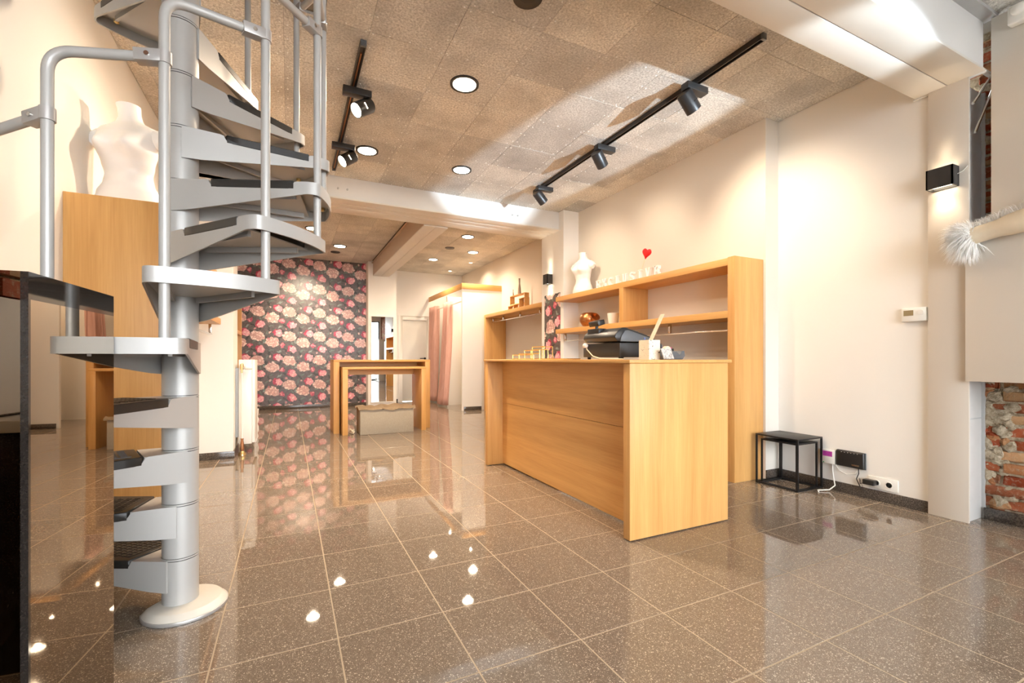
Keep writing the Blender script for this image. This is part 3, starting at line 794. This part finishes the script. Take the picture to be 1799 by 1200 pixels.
for i in range(nx):
    lid.f.append((i, i+1, N0+i+1, N0+i)); e = ny*(nx+1); lid.f.append((e+i, e+i+1, N0+e+i+1, N0+e+i))
for j in range(ny):
    a = j*(nx+1); lid.f.append((a, a+nx+1, N0+a+nx+1, N0+a)); a += nx; lid.f.append((a, a+nx+1, N0+a+nx+1, N0+a))
obj('lid', lid, M['khaki'], bx)
tag(obj('rope_coil', MB().tube([(.785+.022*math.cos(i*.8)+.01*math.sin(i*2.1), 6.66+.10*math.sin(i*.8*.5)+.02*math.cos(i), .012+.010*(i % 5)) for i in range(34)], .008, 8), M['hide']), 'small tangle of pale rope beside the storage box', 'rope')

# ================================================================== RADIATOR AND STOOL (left pier)
rd = thing('radiator', 'white panel radiator on the left pier, seen end on', 'radiator', (-.41, 5.94, .10))
obj('front_panel', MB().box(-.362, -.334, 5.72, 6.17, .12, 1.02), M['white'], rd, .006)
obj('end_cover', MB().box(-.485, -.362, 5.705, 5.735, .11, 1.022), M['white'], rd, .005)
obj('rear_panel', MB().box(-.485, -.465, 5.735, 6.17, .12, 1.0), M['white'], rd, .004)
obj('top_grille', MB().box(-.465, -.362, 5.735, 6.17, .995, 1.015), M['white'], rd)
obj('wall_bracket', MB().box(-.52, -.485, 5.76, 5.79, .18, .93), M['zinc'], rd)
v = obj('valve', MB().tube([(-.452, 5.705, .975), (-.452, 5.66, .975), (-.452, 5.66, .88)], .010, 10), M['brass'], rd)
obj('valve_body', MB().lathe([(0, -.03), (.016, -.028), (.018, 0), (.016, .028), (0, .03)], (-.452, 5.66, .945), 14), M['brass'], v)
obj('thermostat_knob', MB().lathe([(.008, 0), (.016, .02), (.022, .025), (.022, .085), (.017, .09), (0, .091)], (-.445, 5.66, .935), 16, (1, 0, 0)), M['white_plastic'], v)
obj('supply_pipe', MB().tube([(-.452, 5.66, .90), (-.450, 5.66, .16)], .008, 10), M['white'], rd)
obj('lower_valve', MB().lathe([(.010, .02), (.014, .03), (.020, .05), (.014, .08), (.018, .10), (.012, .14), (.016, .16)], (-.450, 5.66, .02), 12), M['copper_pipe'], rd)
obj('floor_rosette', MB().lathe([(.036, 0), (.034, .02), (.018, .045), (0, .05)], (-.450, 5.66, 0), 14), M['brass'], rd)
sl = thing('turned_stool', 'little white stool with turned legs behind the radiator', 'stool', (-.47, 6.62, 0))
obj('seat', MB().box(-.59, -.352, 6.46, 6.80, .36, .385), M['white'], sl, .006)
for (x, y) in ((-.565, 6.49), (-.375, 6.49), (-.565, 6.77), (-.375, 6.77)):
    obj('leg', MB().lathe([(.012, 0), (.022, .03), (.012, .07), (.024, .11), (.024, .15), (.012, .19), (.026, .25), (.012, .29), (.022, .33), (.022, .36)], (x, y, 0), 14), M['white'], sl)

# ================================================================== BLACK SIDE TABLES
def wire_table(x0, x1, y0, y1, h, label):
    t_ = thing('side_table', label, 'side table', ((x0+x1)/2, (y0+y1)/2, 0), 'nested black side tables'); b = .012
    for (x, y) in ((x0, y0), (x1-b, y0), (x0, y1-b), (x1-b, y1-b)): obj('leg', MB().box(x, x+b, y, y+b, b, h-.012), M['black'], t_)
    obj('floor_frame', MB().box(x0, x1, y0, y0+b, 0, b).box(x0, x1, y1-b, y1, 0, b).box(x0, x0+b, y0+b, y1-b, 0, b).box(x1-b, x1, y0+b, y1-b, 0, b), M['black'], t_)
    obj('table_top', MB().box(x0, x1, y0, y1, h-.012, h), M['black'], t_, .001)
wire_table(3.515, 3.832, 2.20, 2.555, .408, 'outer black metal side table against the right wall')
wire_table(3.54, 3.805, 2.222, 2.525, .368, 'smaller black metal side table nested under the other one')

# ================================================================== BACK WALL: MIRROR, DOOR, FITTING ROOM
mi = thing('wall_mirror', 'tall wall mirror on the pier, beside the flowered wallpaper', 'mirror', (1.83, 10.19, .09))
obj('glass', MB().box(1.598, 2.062, 10.188, 10.192, .098, 1.945), M['mirror'], mi)
obj('frame', MB().box(1.585, 1.598, 10.178, 10.2, .085, 1.958).box(2.062, 2.075, 10.178, 10.2, .085, 1.958).box(1.598, 2.062, 10.178, 10.2, 1.945, 1.958).box(1.598, 2.062, 10.178, 10.2, .085, .098), M['wall'], mi)
d1 = tag(obj('door_1', MB().box(2.44, 3.04, 11.02, 11.06, .008, 1.965), M['door'], None, .002), kind='structure')
obj('door_frame', MB().box(2.34, 2.44, 10.985, 11.06, 0, 2.065).box(3.04, 3.14, 10.985, 11.06, 0, 2.065).box(2.44, 3.04, 10.985, 11.06, 1.965, 2.065), M['wall'], d1, .003)
obj('handle_rosette', MB().lathe([(.026, 0), (.026, .010), (0, .010)], (2.995, 11.02, 1.04), 18, (0, -1, 0)), M['black'], d1)
obj('door_handle', MB().tube([(2.995, 11.01, 1.04), (2.995, 10.965, 1.04), (2.98, 10.958, 1.04), (2.86, 10.958, 1.04)], .009, 10), M['black'], d1)
struct('wall_fitting_room', MB().box(3.09, 3.95, 8.60, 8.64, .0, 2.42), M['wall'])
struct('wall_fitting_divider', MB().box(3.16, 3.95, 9.78, 9.82, .0, 2.42), M['wall'])
skirt('baseboard_fitting', (3.125, 3.50, 8.588, 8.60), (3.60, 3.95, 8.64, 8.652), (3.938, 3.95, 8.65, 9.78))
hd = thing('oak_fascia', 'oak fascia board along the top of the fitting room', 'fascia', (3.5, 9.6, 2.42))
obj('side_board', MB().box(3.078, 3.95, 8.585, 8.61, 2.42, 2.535), M['oak_x'], hd, .002)
obj('front_board', MB().box(3.078, 3.10, 8.61, 10.98, 2.42, 2.535), M['oak_y'], hd, .002)
rr = tag(obj('curtain_rail', MB().tube([(3.14, 8.64, 2.19), (3.14, 10.98, 2.19)], .012, 12), M['chrome']), 'steel curtain rail across the fitting room opening', 'curtain rail')
def curtain(y0, y1, yb0, yb1, xb, label):
    t_ = thing('curtain', label, 'curtain', (3.12, (y0+y1)/2, .03), 'pink fitting room curtains')
    n, mz = 72, 16; m = MB(); vs = []
    for j in range(mz+1):
        v = j/mz; z = 2.27*(1-v)+.04*v
        for i in range(n+1):
            u = i/n; y = (y0+(y1-y0)*u)*(1-v)+(yb0+(yb1-yb0)*u)*v
            x = 3.12 + xb*v**1.5 + (.045+.02*v)*math.sin(u*2*PI*6+.6*math.sin(v*3)) + .012*math.sin(u*31+v*4)
            vs.append((x, y, z))
    fs = [(j*(n+1)+i, j*(n+1)+i+1, (j+1)*(n+1)+i+1, (j+1)*(n+1)+i) for j in range(mz) for i in range(n)]
    m.add(vs, fs); c = obj('cloth', m, M['pink'], t_)
    so = c.modifiers.new('thickness', 'SOLIDIFY'); so.thickness = .004
    for u in (.2, .5, .8):
        y = y0+(y1-y0)*u
        obj('eyelet', MB().lathe([(.018, -.004), (.028, -.004), (.028, .004), (.018, .004)], (3.14, y, 2.19), 18, (0, 1, 0)), M['black'], t_)
curtain(10.38, 10.90, 10.42, 10.95, -.03, 'pink curtain hanging beside the white door')
curtain(9.42, 9.76, 9.36, 9.86, -.12, 'pink curtain nearer the white side of the fitting room')
hk = thing('coat_hook_rail', 'small wooden coat hook board inside the fitting room', 'coat hook', (3.94, 9.25, 1.45))
obj('board', MB().box(3.93, 3.95, 9.05, 9.45, 1.42, 1.50), M['oak_y'], hk, .003)
for y in (9.15, 9.35): obj('hook', MB().tube([(3.93, y, 1.46), (3.90, y, 1.46), (3.885, y, 1.445), (3.885, y, 1.47)], .006, 8), M['black'], hk)

# wallpaper strip on the right pier
ws = thing('wallpaper_strip', 'strip of flowered wallpaper pinned to the right pier under the lamp', 'wallpaper', (3.425, 5.70, .08))
m = MB(); n = 12
top = [(5.485+(5.925-5.485)*i/n, 1.965 + .004*math.sin(i*1.9)) for i in range(n+1)]
poly = [(5.485, .09)] + top + [(5.925, .09)]
m.prism(poly, lambda p, x: (x, p[0], p[1]), 3.426, 3.4295); obj('sheet', m, M['paper_y'], ws, smooth=False)

# ================================================================== THINGS ON THE RIGHT SHELF
def torso(loc, rz, label, sc=1.0):
    """headless bust: front towards local -x"""
    n, nz = 48, 46; H_ = .575; m = MB(); vs = []
    prof = [(0, .150, .108, .0), (.05, .158, .112, 0), (.10, .146, .100, 0), (.16, .118, .084, .004), (.20, .110, .080, .004), (.26, .122, .088, 0), (.33, .140, .098, -.004), (.38, .150, .098, .0), (.42, .158, .088, .006), (.445, .150, .076, .010), (.465, .115, .064, .014), (.485, .070, .054, .016), (.51, .054, .050, .014), (.545, .050, .048, .006), (.575, .054, .052, -.002)]
    def ip(z):
        for a, b in zip(prof, prof[1:]):
            if a[0] <= z <= b[0]+1e-9:
                u = (z-a[0])/(b[0]-a[0]); u = u*u*(3-2*u); return [a[i]*(1-u)+b[i]*u for i in (1, 2, 3)]
        return prof[-1][1:]
    for j in range(nz+1):
        z = H_*j/nz; ry, rx, ox = ip(z)
        for i in range(n):
            a = 2*PI*i/n; x = -math.cos(a)*rx + ox; y = math.sin(a)*ry
            if math.cos(a) > 0:
                for s_ in (1, -1):
                    d2 = ((y-s_*.066)/.050)**2 + ((z-.332)/.050)**2
                    x -= .062*math.exp(-d2)*math.cos(a)**.35
            vs.append((x*sc, y*sc, z*sc))
    fs = [(j*n+i, j*n+(i+1) % n, (j+1)*n+(i+1) % n, (j+1)*n+i) for j in range(nz) for i in range(n)]
    fs += [tuple(reversed(range(n))), tuple(range(nz*n, (nz+1)*n))]
    m.add(vs, fs)
    t_ = thing('mannequin_torso', label, 'mannequin', loc, 'white mannequin torsos')
    b = obj('body', m, M['mannequin'], t_, local=True)
    for s_ in (1, -1):
        st_ = MB().lathe([(0, -.03), (.046, -.02), (.050, .02), (.044, .055), (.030, .066), (.026, .060), (0, .058)], (.006*sc, s_*.138*sc, .405*sc), 20, (0, s_*.8, -.6))
        obj('arm_socket', st_, M['mannequin'], b, local=True)
    t_.rotation_euler = (0, 0, rz); return t_
torso((3.52, 5.07, 1.882), R(12), 'white female mannequin torso on the right shelf beside the letters', .97)
torso((-.835, 3.36, 1.872), R(70), 'white mannequin torso on the left shelf behind the stair column', 1.08)

# standing letters spelling EXCLUSIVE
LET = 'EXCLUSIVE'
SER = {'E': [(.0, 0), (.0, 1)], 'X': [], 'L': [(.0, 0), (.0, 1)], 'I': [(.0, 0), (.0, 1)]}
ordn = {0: 'first letter E', 1: 'letter X', 2: 'letter C', 3: 'letter L', 4: 'letter U', 5: 'letter S', 6: 'letter I', 7: 'letter V', 8: 'last letter E'}
def stroke_letter(ch):
    m = MB(); w, h, t_, dp = .075, .100, .020, .034
    def bx_(a0, a1, z0, z1): m.box(-dp/2, dp/2, a0, a1, z0, z1)
    def bar(p, q, th):
        p = Vector((0, *p)); q = Vector((0, *q)); d = (q-p).normalized(); m.obox((p+q)/2, d, (1, 0, 0), d.cross(Vector((1, 0, 0))), (q-p).length/2, dp/2, th/2)
    sf_ = .007
    if ch in 'EL':
        bx_(.012, .012+t_, 0, h); bx_(0, w, 0, .014)
        bx_(w-.010, w, .014, .036)
        if ch == 'E': bx_(0, w, h-.014, h); bx_(w-.010, w, h-.034, h-.014); bx_(.03, .056, h/2-.006, h/2+.006); bx_(.050, .058, h/2-.015, h/2+.015)
        else: bx_(0, .044, h-sf_, h)
    elif ch == 'I':
        bx_(.028, .048, 0, h); bx_(.012, .064, 0, sf_+.003); bx_(.012, .064, h-sf_-.003, h)
    elif ch == 'X':
        bar((.012, .004), (.064, h-.004), .012); bar((.064, .004), (.012, h-.004), .020)
        for a in (0, .046):
            bx_(a, a+.030, 0, sf_); bx_(a, a+.030, h-sf_, h)
    elif ch == 'V':
        bar((.012, h-.004), (.038, .002), .020); bar((.064, h-.004), (.040, .002), .012)
        for a in (0, .046): bx_(a, a+.030, h-sf_, h)
    elif ch == 'U':
        pts = [(.018, h), (.018, .040), (.022, .020), (.038, .010), (.054, .020), (.058, .040), (.058, h)]
        for p, q in zip(pts, pts[1:]): bar(p, q, .018)
        for a in (0, .044): bx_(a, a+.034, h-sf_, h)
    else:
        if ch == 'C': pts = [(.038+.032*math.cos(a), .05+.042*math.sin(a)) for a in [R(x) for x in range(50, 311, 20)]]
        else: pts = [(.038+.026*math.cos(R(x)), .073+.019*math.sin(R(x))) for x in range(30, 271, 24)] + [(.038+.028*math.cos(R(x)), .028+.020*math.sin(R(x))) for x in range(90, -151, -24)]
        for p, q in zip(pts, pts[1:]): bar(p, q, .017)
        if ch == 'C': bx_(.060, .070, .070, .098)
        else: bx_(.060, .068, .074, .098); bx_(.008, .016, .002, .026)
    # letters read away-to-near seen from the shop: +a runs towards -y
    m.v = [(x, -a, z) for x, a, z in m.v]
    return m
for i, ch in enumerate(LET):
    y = 4.60 - i*.1235
    mb = stroke_letter(ch); mb.v = [(x+3.40, yy+y, z*1.06+1.881) for x, yy, z in mb.v]
    tag(obj('sign_letter', mb, M['letter'], None, .0008, 1), 'white standing ' + ordn[i] + ' of the word EXCLUSIVE on the shelf', 'letter', 'white letters on the oak shelf')
# red heart on a stick
hrt = thing('heart_pick', 'red felt heart on a thin stick above the letters', 'ornament', (3.47, 3.97, 1.9))
hp = []
for i in range(48):
    a = 2*PI*i/48; hp.append((16*math.sin(a)**3/16*.070, (13*math.cos(a)-5*math.cos(2*a)-2*math.cos(3*a)-math.cos(4*a))/16*.062))
m = MB(); vs = []; rings = [(.0, -.018), (.6, -.017), (.88, -.010), (1, 0), (.88, .010), (.6, .017), (0, .018)]
cr_, sr_ = math.cos(R(18)), math.sin(R(18))
for s_, xo in rings:
    for (a, b) in hp:
        a2, b2 = a*s_*cr_+b*s_*sr_, -a*s_*sr_+b*s_*cr_
        vs.append((3.48+xo, 3.815-a2, 2.175+b2))
nn = 48
m.add(vs, [(j*nn+i, j*nn+(i+1) % nn, (j+1)*nn+(i+1) % nn, (j+1)*nn+i) for j in range(len(rings)-1) for i in range(nn)])
obj('heart', m, M['red'], hrt)
obj('stick', MB().tube([(3.48, 3.84, 2.115), (3.475, 3.955, 1.885)], .0035, 8), M['hide'], hrt)
gb = thing('copper_pot', 'round hammered copper pot on the middle shelf', 'pot', (3.48, 4.86, 1.4365))
obj('body', MB().lathe([(.05, 0), (.085, .025), (.118, .08), (.120, .125), (.095, .170), (.075, .185), (.070, .180), (.088, .165), (.108, .12), (.10, .06), (0, .02)], (3.48, 4.88, 1.4365), 28), M['copper'], gb)
obj('spout', MB().lathe([(.045, 0), (.050, .03), (.060, .06), (.052, .058), (.040, .02)], (3.47, 4.76, 1.53), 18, (-.1, -.75, .5)), M['copper'], gb)
tag(obj('white_mug', MB().lathe([(.050, 0), (.056, .01), (.070, .135), (.065, .135), (.052, .015), (0, .012)], (3.47, 4.37, 1.437), 26), M['white']), 'white tapered cup beside the shelf divider', 'cup')

# ================================================================== THINGS ON THE COUNTER
CZ = 1.0255
cr = thing('cash_register', 'black cash register standing on its drawer on the counter', 'cash register', (2.17, 2.65, CZ))
dw = obj('drawer_case', MB().box(2.0, 2.37, 2.449, 2.873, 1.042, 1.139), M['plastic_black'], cr, .003)
obj('drawer_front', MB().box(2.37, 2.385, 2.455, 2.867, 1.048, 1.132), M['plastic_grey'], dw, .002)
for (x, y) in ((2.03, 2.48), (2.34, 2.48), (2.03, 2.84), (2.34, 2.84)): obj('foot', MB().lathe([(.012, 0), (.014, .017)], (x, y, CZ), 12), M['black'], dw)
prof = [(1.99, 1.150), (1.968, 1.175), (1.975, 1.20), (2.00, 1.225), (2.035, 1.243), (2.06, 1.244), (2.22, 1.205), (2.31, 1.178), (2.332, 1.166), (2.33, 1.152), (2.30, 1.145)]
bd = obj('body', MB().prism(prof, lambda p, y: (p[0], y, p[1]), 2.462, 2.83), M['plastic_black'], cr, .008, 3)
pr2 = [(2.01, 1.148), (2.02, 1.185), (2.05, 1.222), (2.08, 1.226), (2.29, 1.172), (2.30, 1.150)]
obj('side_panel', MB().prism(pr2, lambda p, y: (p[0], y, p[1]), 2.455, 2.4625), M['plastic_grey'], bd, .003)
for i in range(4):
    for j in range(6):
        x = 2.10+i*.045; z = 1.246-.0245*((x-2.06)/.1)+.0005
        obj('key', MB().box(x-.014, x+.014, 2.50+j*.042, 2.53+j*.042, z-.006, z+.008), M['plastic_grey'], bd, .003, 1)
obj('printer_well', MB().box(1.985, 2.05, 2.66, 2.80, 1.20, 1.2475), M['black'], bd, .004)
pole = obj('display_pole', MB().tube([(2.01, 2.72, 1.21), (2.01, 2.72, 1.275)], .011, 12), M['plastic_black'], cr)
obj('customer_display', MB().obox((2.01, 2.72, 1.288), (.95, 0, .3), (0, 1, 0), (-.3, 0, .95), .030, .058, .018), M['plastic_black'], pole, .004)
pg = obj('plug_cable', MB().tube([(1.993, 2.82, 1.128), (1.98, 2.80, 1.10), (1.975, 2.72, 1.05), (1.97, 2.62, 1.031), (1.98, 2.5, 1.029), (1.99, 2.40, 1.029)], .004, 8), M['hide'], cr)
obj('plug', MB().lathe([(.008, 0), (.017, .01), (.017, .03), (.010, .038), (0, .04)], (2.0, 2.82, 1.128), 14, (-1, 0, 0)), M['white_plastic'], pg)
t = NT('marbled_paper'); n_ = t.noise(t.pos(), 28, 3, .6, 2.5)[0]
M['marble'] = t.set(t.mix(t.mr(n_, .62, .65), (.78, .70, .56), (.10, .09, .08)), .5)
t = NT('sketch_card'); n_ = t.noise(t.pos(), 45, 4, .6, 1.5)[0]; n2_ = t.noise(t.pos(), 18, 2)[0]
M['card'] = t.set(t.mix(t.mr(n2_, .58, .62), t.mix(t.mr(n_, .45, .6), (.70, .67, .62), (.30, .28, .26)), (.72, .50, .12)), .5)
ph = thing('pen_holder', 'square marbled pen holder with a ruler sticking out', 'pen holder', (2.05, 2.22, CZ))
hb = MB().box(2.0, 2.006, 2.172, 2.262, CZ, 1.148).box(2.084, 2.09, 2.172, 2.262, CZ, 1.148).box(2.006, 2.084, 2.172, 2.178, CZ, 1.148).box(2.006, 2.084, 2.256, 2.262, CZ, 1.148).box(2.006, 2.084, 2.178, 2.256, CZ, CZ+.006)
obj('holder', hb, M['marble'], ph)
tag(obj('ruler', MB().obox((2.085, 2.215, 1.20), Vector((.47, -.05, .88)).normalized(), (0, 1, 0), Vector((-.88, 0, .47)).normalized(), .130, .017, .0015), plain('wood_ruler', (.62, .46, .30), .5, 0, .2, 60)), 'flat pale ruler leaning out of the pen holder', 'ruler')
tag(obj('pencil', MB().tube([(2.03, 2.23, CZ+.012), (2.022, 2.236, 1.165)], .004, 8), plain('blue_pencil', (.08, .12, .35), .4)), 'short blue pencil standing in the pen holder', 'pencil')
tag(obj('note_card', MB().obox((2.105, 2.125, CZ+.036), (.98, .2, 0), (0.2, -.9, .36), (-.07, .34, .93), .052, .003, .034), M['card'], None, .001), 'small sketched card propped against the pen holder', 'card')
td = thing('tape_dispenser', 'dark tape dispenser at the counter end', 'tape dispenser', (2.36, 2.33, CZ))
obj('body', MB().prism([(2.245, CZ), (2.235, 1.05), (2.25, 1.085), (2.36, 1.082), (2.385, 1.062), (2.40, 1.062), (2.415, 1.085), (2.435, 1.085), (2.442, 1.05), (2.42, CZ)], lambda p, y: (p[0], y, p[1]), 2.30, 2.36), M['plastic_grey'], td, .004)
obj('tape_roll', MB().lathe([(.018, -.012), (.034, -.012), (.034, .012), (.018, .012)], (2.30, 2.33, 1.082), 24, (0, 1, 0)), M['hide'], td)
nb = thing('notepad_stack', 'pink and dark note blocks behind the tape dispenser', 'notepad', (2.45, 2.51, CZ))
obj('block', MB().box(2.40, 2.51, 2.46, 2.56, CZ, 1.075), M['hide'], nb, .002)
obj('dark_block', MB().box(2.41, 2.505, 2.465, 2.555, 1.075, 1.104), M['plastic_black'], nb, .002)
obj('pink_block', MB().box(2.40, 2.49, 2.47, 2.55, 1.104, 1.113), plain('pink_paper', (.75, .04, .25), .7), nb, .001)
# gold wire card stand
gs = thing('wire_card_stand', 'gold wire card stand on the far end of the counter', 'card stand', (1.92, 3.55, CZ))
def wire_rect(y0, y1, z0, z1, x):
    r = .0035
    obj('wire_frame', MB().tube([(x, y0, z0), (x, y0, z1)], r, 6).tube([(x, y1, z0), (x, y1, z1)], r, 6).tube([(x, y0, z1), (x, y1, z1)], r, 6).tube([(x, y0, z0+.004), (x, y1, z0+.004)], r, 6), M['gold'], gs)
for i, (y0, y1, zt) in enumerate(((3.40, 3.80, 1.065), (3.36, 3.74, 1.075), (3.42, 3.70, 1.105), (3.34, 3.64, 1.11), (3.46, 3.68, 1.138), (3.38, 3.56, 1.135))):
    wire_rect(y0, y1, CZ, zt, 1.86+i*.035)
for y in (3.42, 3.70): obj('cross_wire', MB().tube([(1.85, y, CZ+.004), (2.05, y, CZ+.004)], .0035, 6), M['gold'], gs)
tag(obj('gold_tray', MB().box(1.88, 2.05, 2.98, 3.26, CZ, CZ+.008), M['gold'], None, .003), 'flat gold tray lying on the counter beside the register', 'tray')

# ================================================================== BACK RACK DECOR
def cube_frame(label, y0, y1, h, th, z, x=3.62, d=.16):
    m = MB().box(x, x+d, y0, y1, z, z+th).box(x, x+d, y0, y1, z+h-th, z+h).box(x, x+d, y0, y0+th, z+th, z+h-th).box(x, x+d, y1-th, y1, z+th, z+h-th)
    return tag(obj('cube_shelf', m, M['oak_y'], None, .001), label, 'cube shelf', 'open oak cubes on the back rack')
cube_frame('low open oak cube under the far end of the large frame, back rack', 7.44, 7.68, .10, .012, 1.906, 3.66, .09)
cube_frame('low open oak cube under the near end of the large frame, back rack', 7.06, 7.28, .10, .012, 1.906, 3.68, .09)
cube_frame('wide open oak frame standing on the low cubes, back rack', 7.02, 7.60, .175, .016, 2.0065, 3.66, .09)
cube_frame('square open oak cube at the near end of the back rack', 6.82, 7.04, .165, .014, 1.906, 3.56, .09)
def vase(x, y, z, s_, label):
    tag(obj('vase', MB().lathe([(.030*s_, 0), (.034*s_, .02*s_), (.026*s_, .12*s_), (.013*s_, .20*s_), (.016*s_, .28*s_), (.020*s_, .30*s_), (.012*s_, .295*s_), (0, .20*s_)], (x, y, z), 20), plain('taupe_glaze', (.36, .25, .18), .35)), label, 'vase')
vase(3.705, 7.30, 2.182, .95, 'tall slim brown vase standing on the wide cube frame')
vase(3.705, 7.55, 2.182, .40, 'short slim brown vase at the far end of the wide frame')

# ================================================================== RIGHT WALL SMALL THINGS
th = thing('thermostat', 'white room thermostat on the wall beside the column', 'thermostat', (3.83, 1.605, 1.28))
obj('case', MB().box(3.822, 3.85, 1.535, 1.675, 1.285, 1.378), M['white_plastic'], th, .006)
obj('screen', MB().box(3.8205, 3.823, 1.605, 1.660, 1.325, 1.362), M['lcd'], th)
obj('dial', MB().lathe([(.018, 0), (.018, .003), (0, .004)], (3.822, 1.565, 1.345), 20, (-1, 0, 0)), M['white'], th)
rt = thing('wifi_router', 'flat black router mounted low on the right wall', 'router', (3.83, 2.0, .21))
obj('case', MB().box(3.822, 3.848, 1.905, 2.100, .205, .330), M['plastic_black'], rt, .012, 3)
obj('rear_shell', MB().box(3.842, 3.850, 1.900, 2.095, .203, .328), M['plastic_grey'], rt, .003)
obj('port_label', MB().box(3.8205, 3.8225, 1.935, 1.985, .222, .234), M['chrome'], rt)
for i in range(6): obj('status_light', MB().box(3.8205, 3.8225, 1.945+i*.022, 1.949+i*.022, .314, .317), M['white'], rt)
tag(obj('router_cable', MB().tube([(3.835, 1.945, .215), (3.83, 1.942, .17), (3.825, 1.955, .13), (3.82, 1.925, .075), (3.826, 1.90, .05), (3.828, 1.935, .14), (3.826, 1.93, .10), (3.83, 1.885, .125)], .0035, 8), M['plastic_black']), 'thin black cable hanging from the router', 'cable')
ob = thing('wall_socket', 'double white wall socket low on the right wall', 'socket', (3.84, 1.80, .085))
obj('plate', MB().box(3.842, 3.85, 1.700, 1.885, .085, .172), M['white_plastic'], ob, .003)
for y in (1.755, 1.835):
    obj('insert', MB().lathe([(.024, 0), (.024, .003), (.019, .003), (.018, -.004), (0, -.004)], (3.842, y, .128), 22, (-1, 0, 0)), M['white'], ob)
for y in (1.748, 1.762): obj('contact_hole', MB().box(3.841, 3.8425, y-.002, y+.002, .126, .130), M['black'], ob)
ad = thing('power_adapter', 'black power adapter plugged into the wall socket', 'adapter', (3.82, 1.845, .105))
obj('brick_case', MB().box(3.790, 3.838, 1.825, 1.900, .110, .148), M['plastic_black'], ad, .006)
jb = thing('network_socket', 'white network socket with a purple label behind the side table', 'socket', (3.84, 2.18, .20))
obj('case', MB().box(3.825, 3.85, 2.105, 2.200, .205, .315), M['white_plastic'], jb, .004)
obj('label_sticker', MB().box(3.8235, 3.8255, 2.125, 2.195, .262, .302), plain('purple_print', (.42, .05, .32), .5, 0, .6, 60), jb)
obj('led', MB().box(3.8235, 3.8255, 2.185, 2.193, .208, .216), plain('green_led', (.02, .4, .1), .4), jb)
tag(obj('network_cable', MB().tube([(3.838, 2.13, .207), (3.835, 2.128, .16), (3.832, 2.12, .11), (3.80, 2.09, .05), (3.78, 2.12, .012), (3.70, 2.16, .008), (3.66, 2.13, .008)], .0045, 8), M['white_plastic']), 'white cable looping from the network socket to the floor', 'cable')
tag(obj('loop_cable', MB().tube([(3.838, 2.11, .21), (3.84, 2.08, .165), (3.842, 2.03, .145), (3.842, 1.97, .165), (3.84, 1.95, .21)], .0025, 6), M['white_plastic']), 'thin white wire sagging between network socket and router', 'cable')

# ================================================================== WHITE FUR
fu = thing('rolled_fur', 'white sheepskin rolled up and lying on the lower cladding panel', 'fur', (3.74, 1.1, 1.79))
A, B = Vector((3.725, 1.315, 1.765)), Vector((3.735, .72, 1.875)); ax = (B-A).normalized()
u = ax.orthogonal().normalized(); w = ax.cross(u)
m = MB(); n = 26; vs = []; L = (B-A).length
for k in range(13):
    q = k/12; c = A + ax*L*q; r = .042 + .048*q + .004*math.sin(k*1.7)
    for i in range(n): a = 2*PI*i/n; vs.append(c + (u*math.cos(a)+w*math.sin(a))*r)
for k in (12, ):
    pass
m.add(vs, [(k*n+i, k*n+(i+1) % n, (k+1)*n+(i+1) % n, (k+1)*n+i) for k in range(12) for i in range(n)])
h_ = obj('hide', m, M['hide'], fu); so = h_.modifiers.new('thickness', 'SOLIDIFY'); so.thickness = .006
obj('inner_fold', MB().tube([A + ax*.004 + Vector((-.004, 0, .012)), A + ax*.25 + Vector((0, 0, .01))], .018, 16), M['oak_y'], fu)
hair = MB()
def strand(p, d, l, wd):
    d = d.normalized(); s_ = d.cross(Vector((random.uniform(-1,1), random.uniform(-1,1), random.uniform(-1,1)))).normalized()*wd
    q = p + d*l*.55; e = p + d*l + Vector((0, 0, -.25*l))
    b = len(hair.v); hair.v += [tuple(p-s_), tuple(p+s_), tuple(q+s_*.7), tuple(q-s_*.7), tuple(e)]
    hair.f += [(b, b+1, b+2, b+3), (b+3, b+2, b+4)]
for k in range(11000):
    a = random.uniform(0, 2*PI); rad = u*math.cos(a)+w*math.sin(a)
    if k < 6200:      # tuft bursting out of the rolled end
        c = A + ax*random.uniform(-.012, .055); p = c + rad*.040
        d = rad*random.uniform(.3, 1.3) - ax*random.uniform(.0, 1.5) + Vector((random.uniform(-.3,.3), random.uniform(-.3,.3), random.uniform(-.3,.3)))
        strand(p, d, random.uniform(.05, .115), .0019)
    else:             # fringe along the upper and wall side of the roll
        q = random.uniform(0, 1); c = A + ax*L*q; r = .042+.048*q
        rd_ = Vector((random.uniform(.0, 1), 0, random.uniform(.35, 1))).normalized(); p = c + rd_*r
        strand(p, rd_*1.0 - ax*random.uniform(-.3, .9) + Vector((random.uniform(-.3,.3), 0, random.uniform(-.2,.4))), random.uniform(.04, .085), .0019)
tag(obj('fleece', hair, M['fur'], fu, smooth=False), kind='stuff')

# ================================================================== FRONT CABINET (seen in the mirror)
fc = thing('tall_cabinet', 'white tall cabinet by the shop window, seen only in the mirror', 'cabinet', (3.9, -1.9, 0))
obj('body', MB().box(3.76, 4.04, -2.5, -1.4, 0, 1.90), M['white'], fc, .004)
obj('top_board', MB().box(3.73, 4.04, -2.53, -1.37, 1.90, 1.935), M['white'], fc, .003)
for y in (-2.49, -1.94): obj('door', MB().box(3.742, 3.76, y, y+.535, .06, 1.88), M['white'], fc, .003)
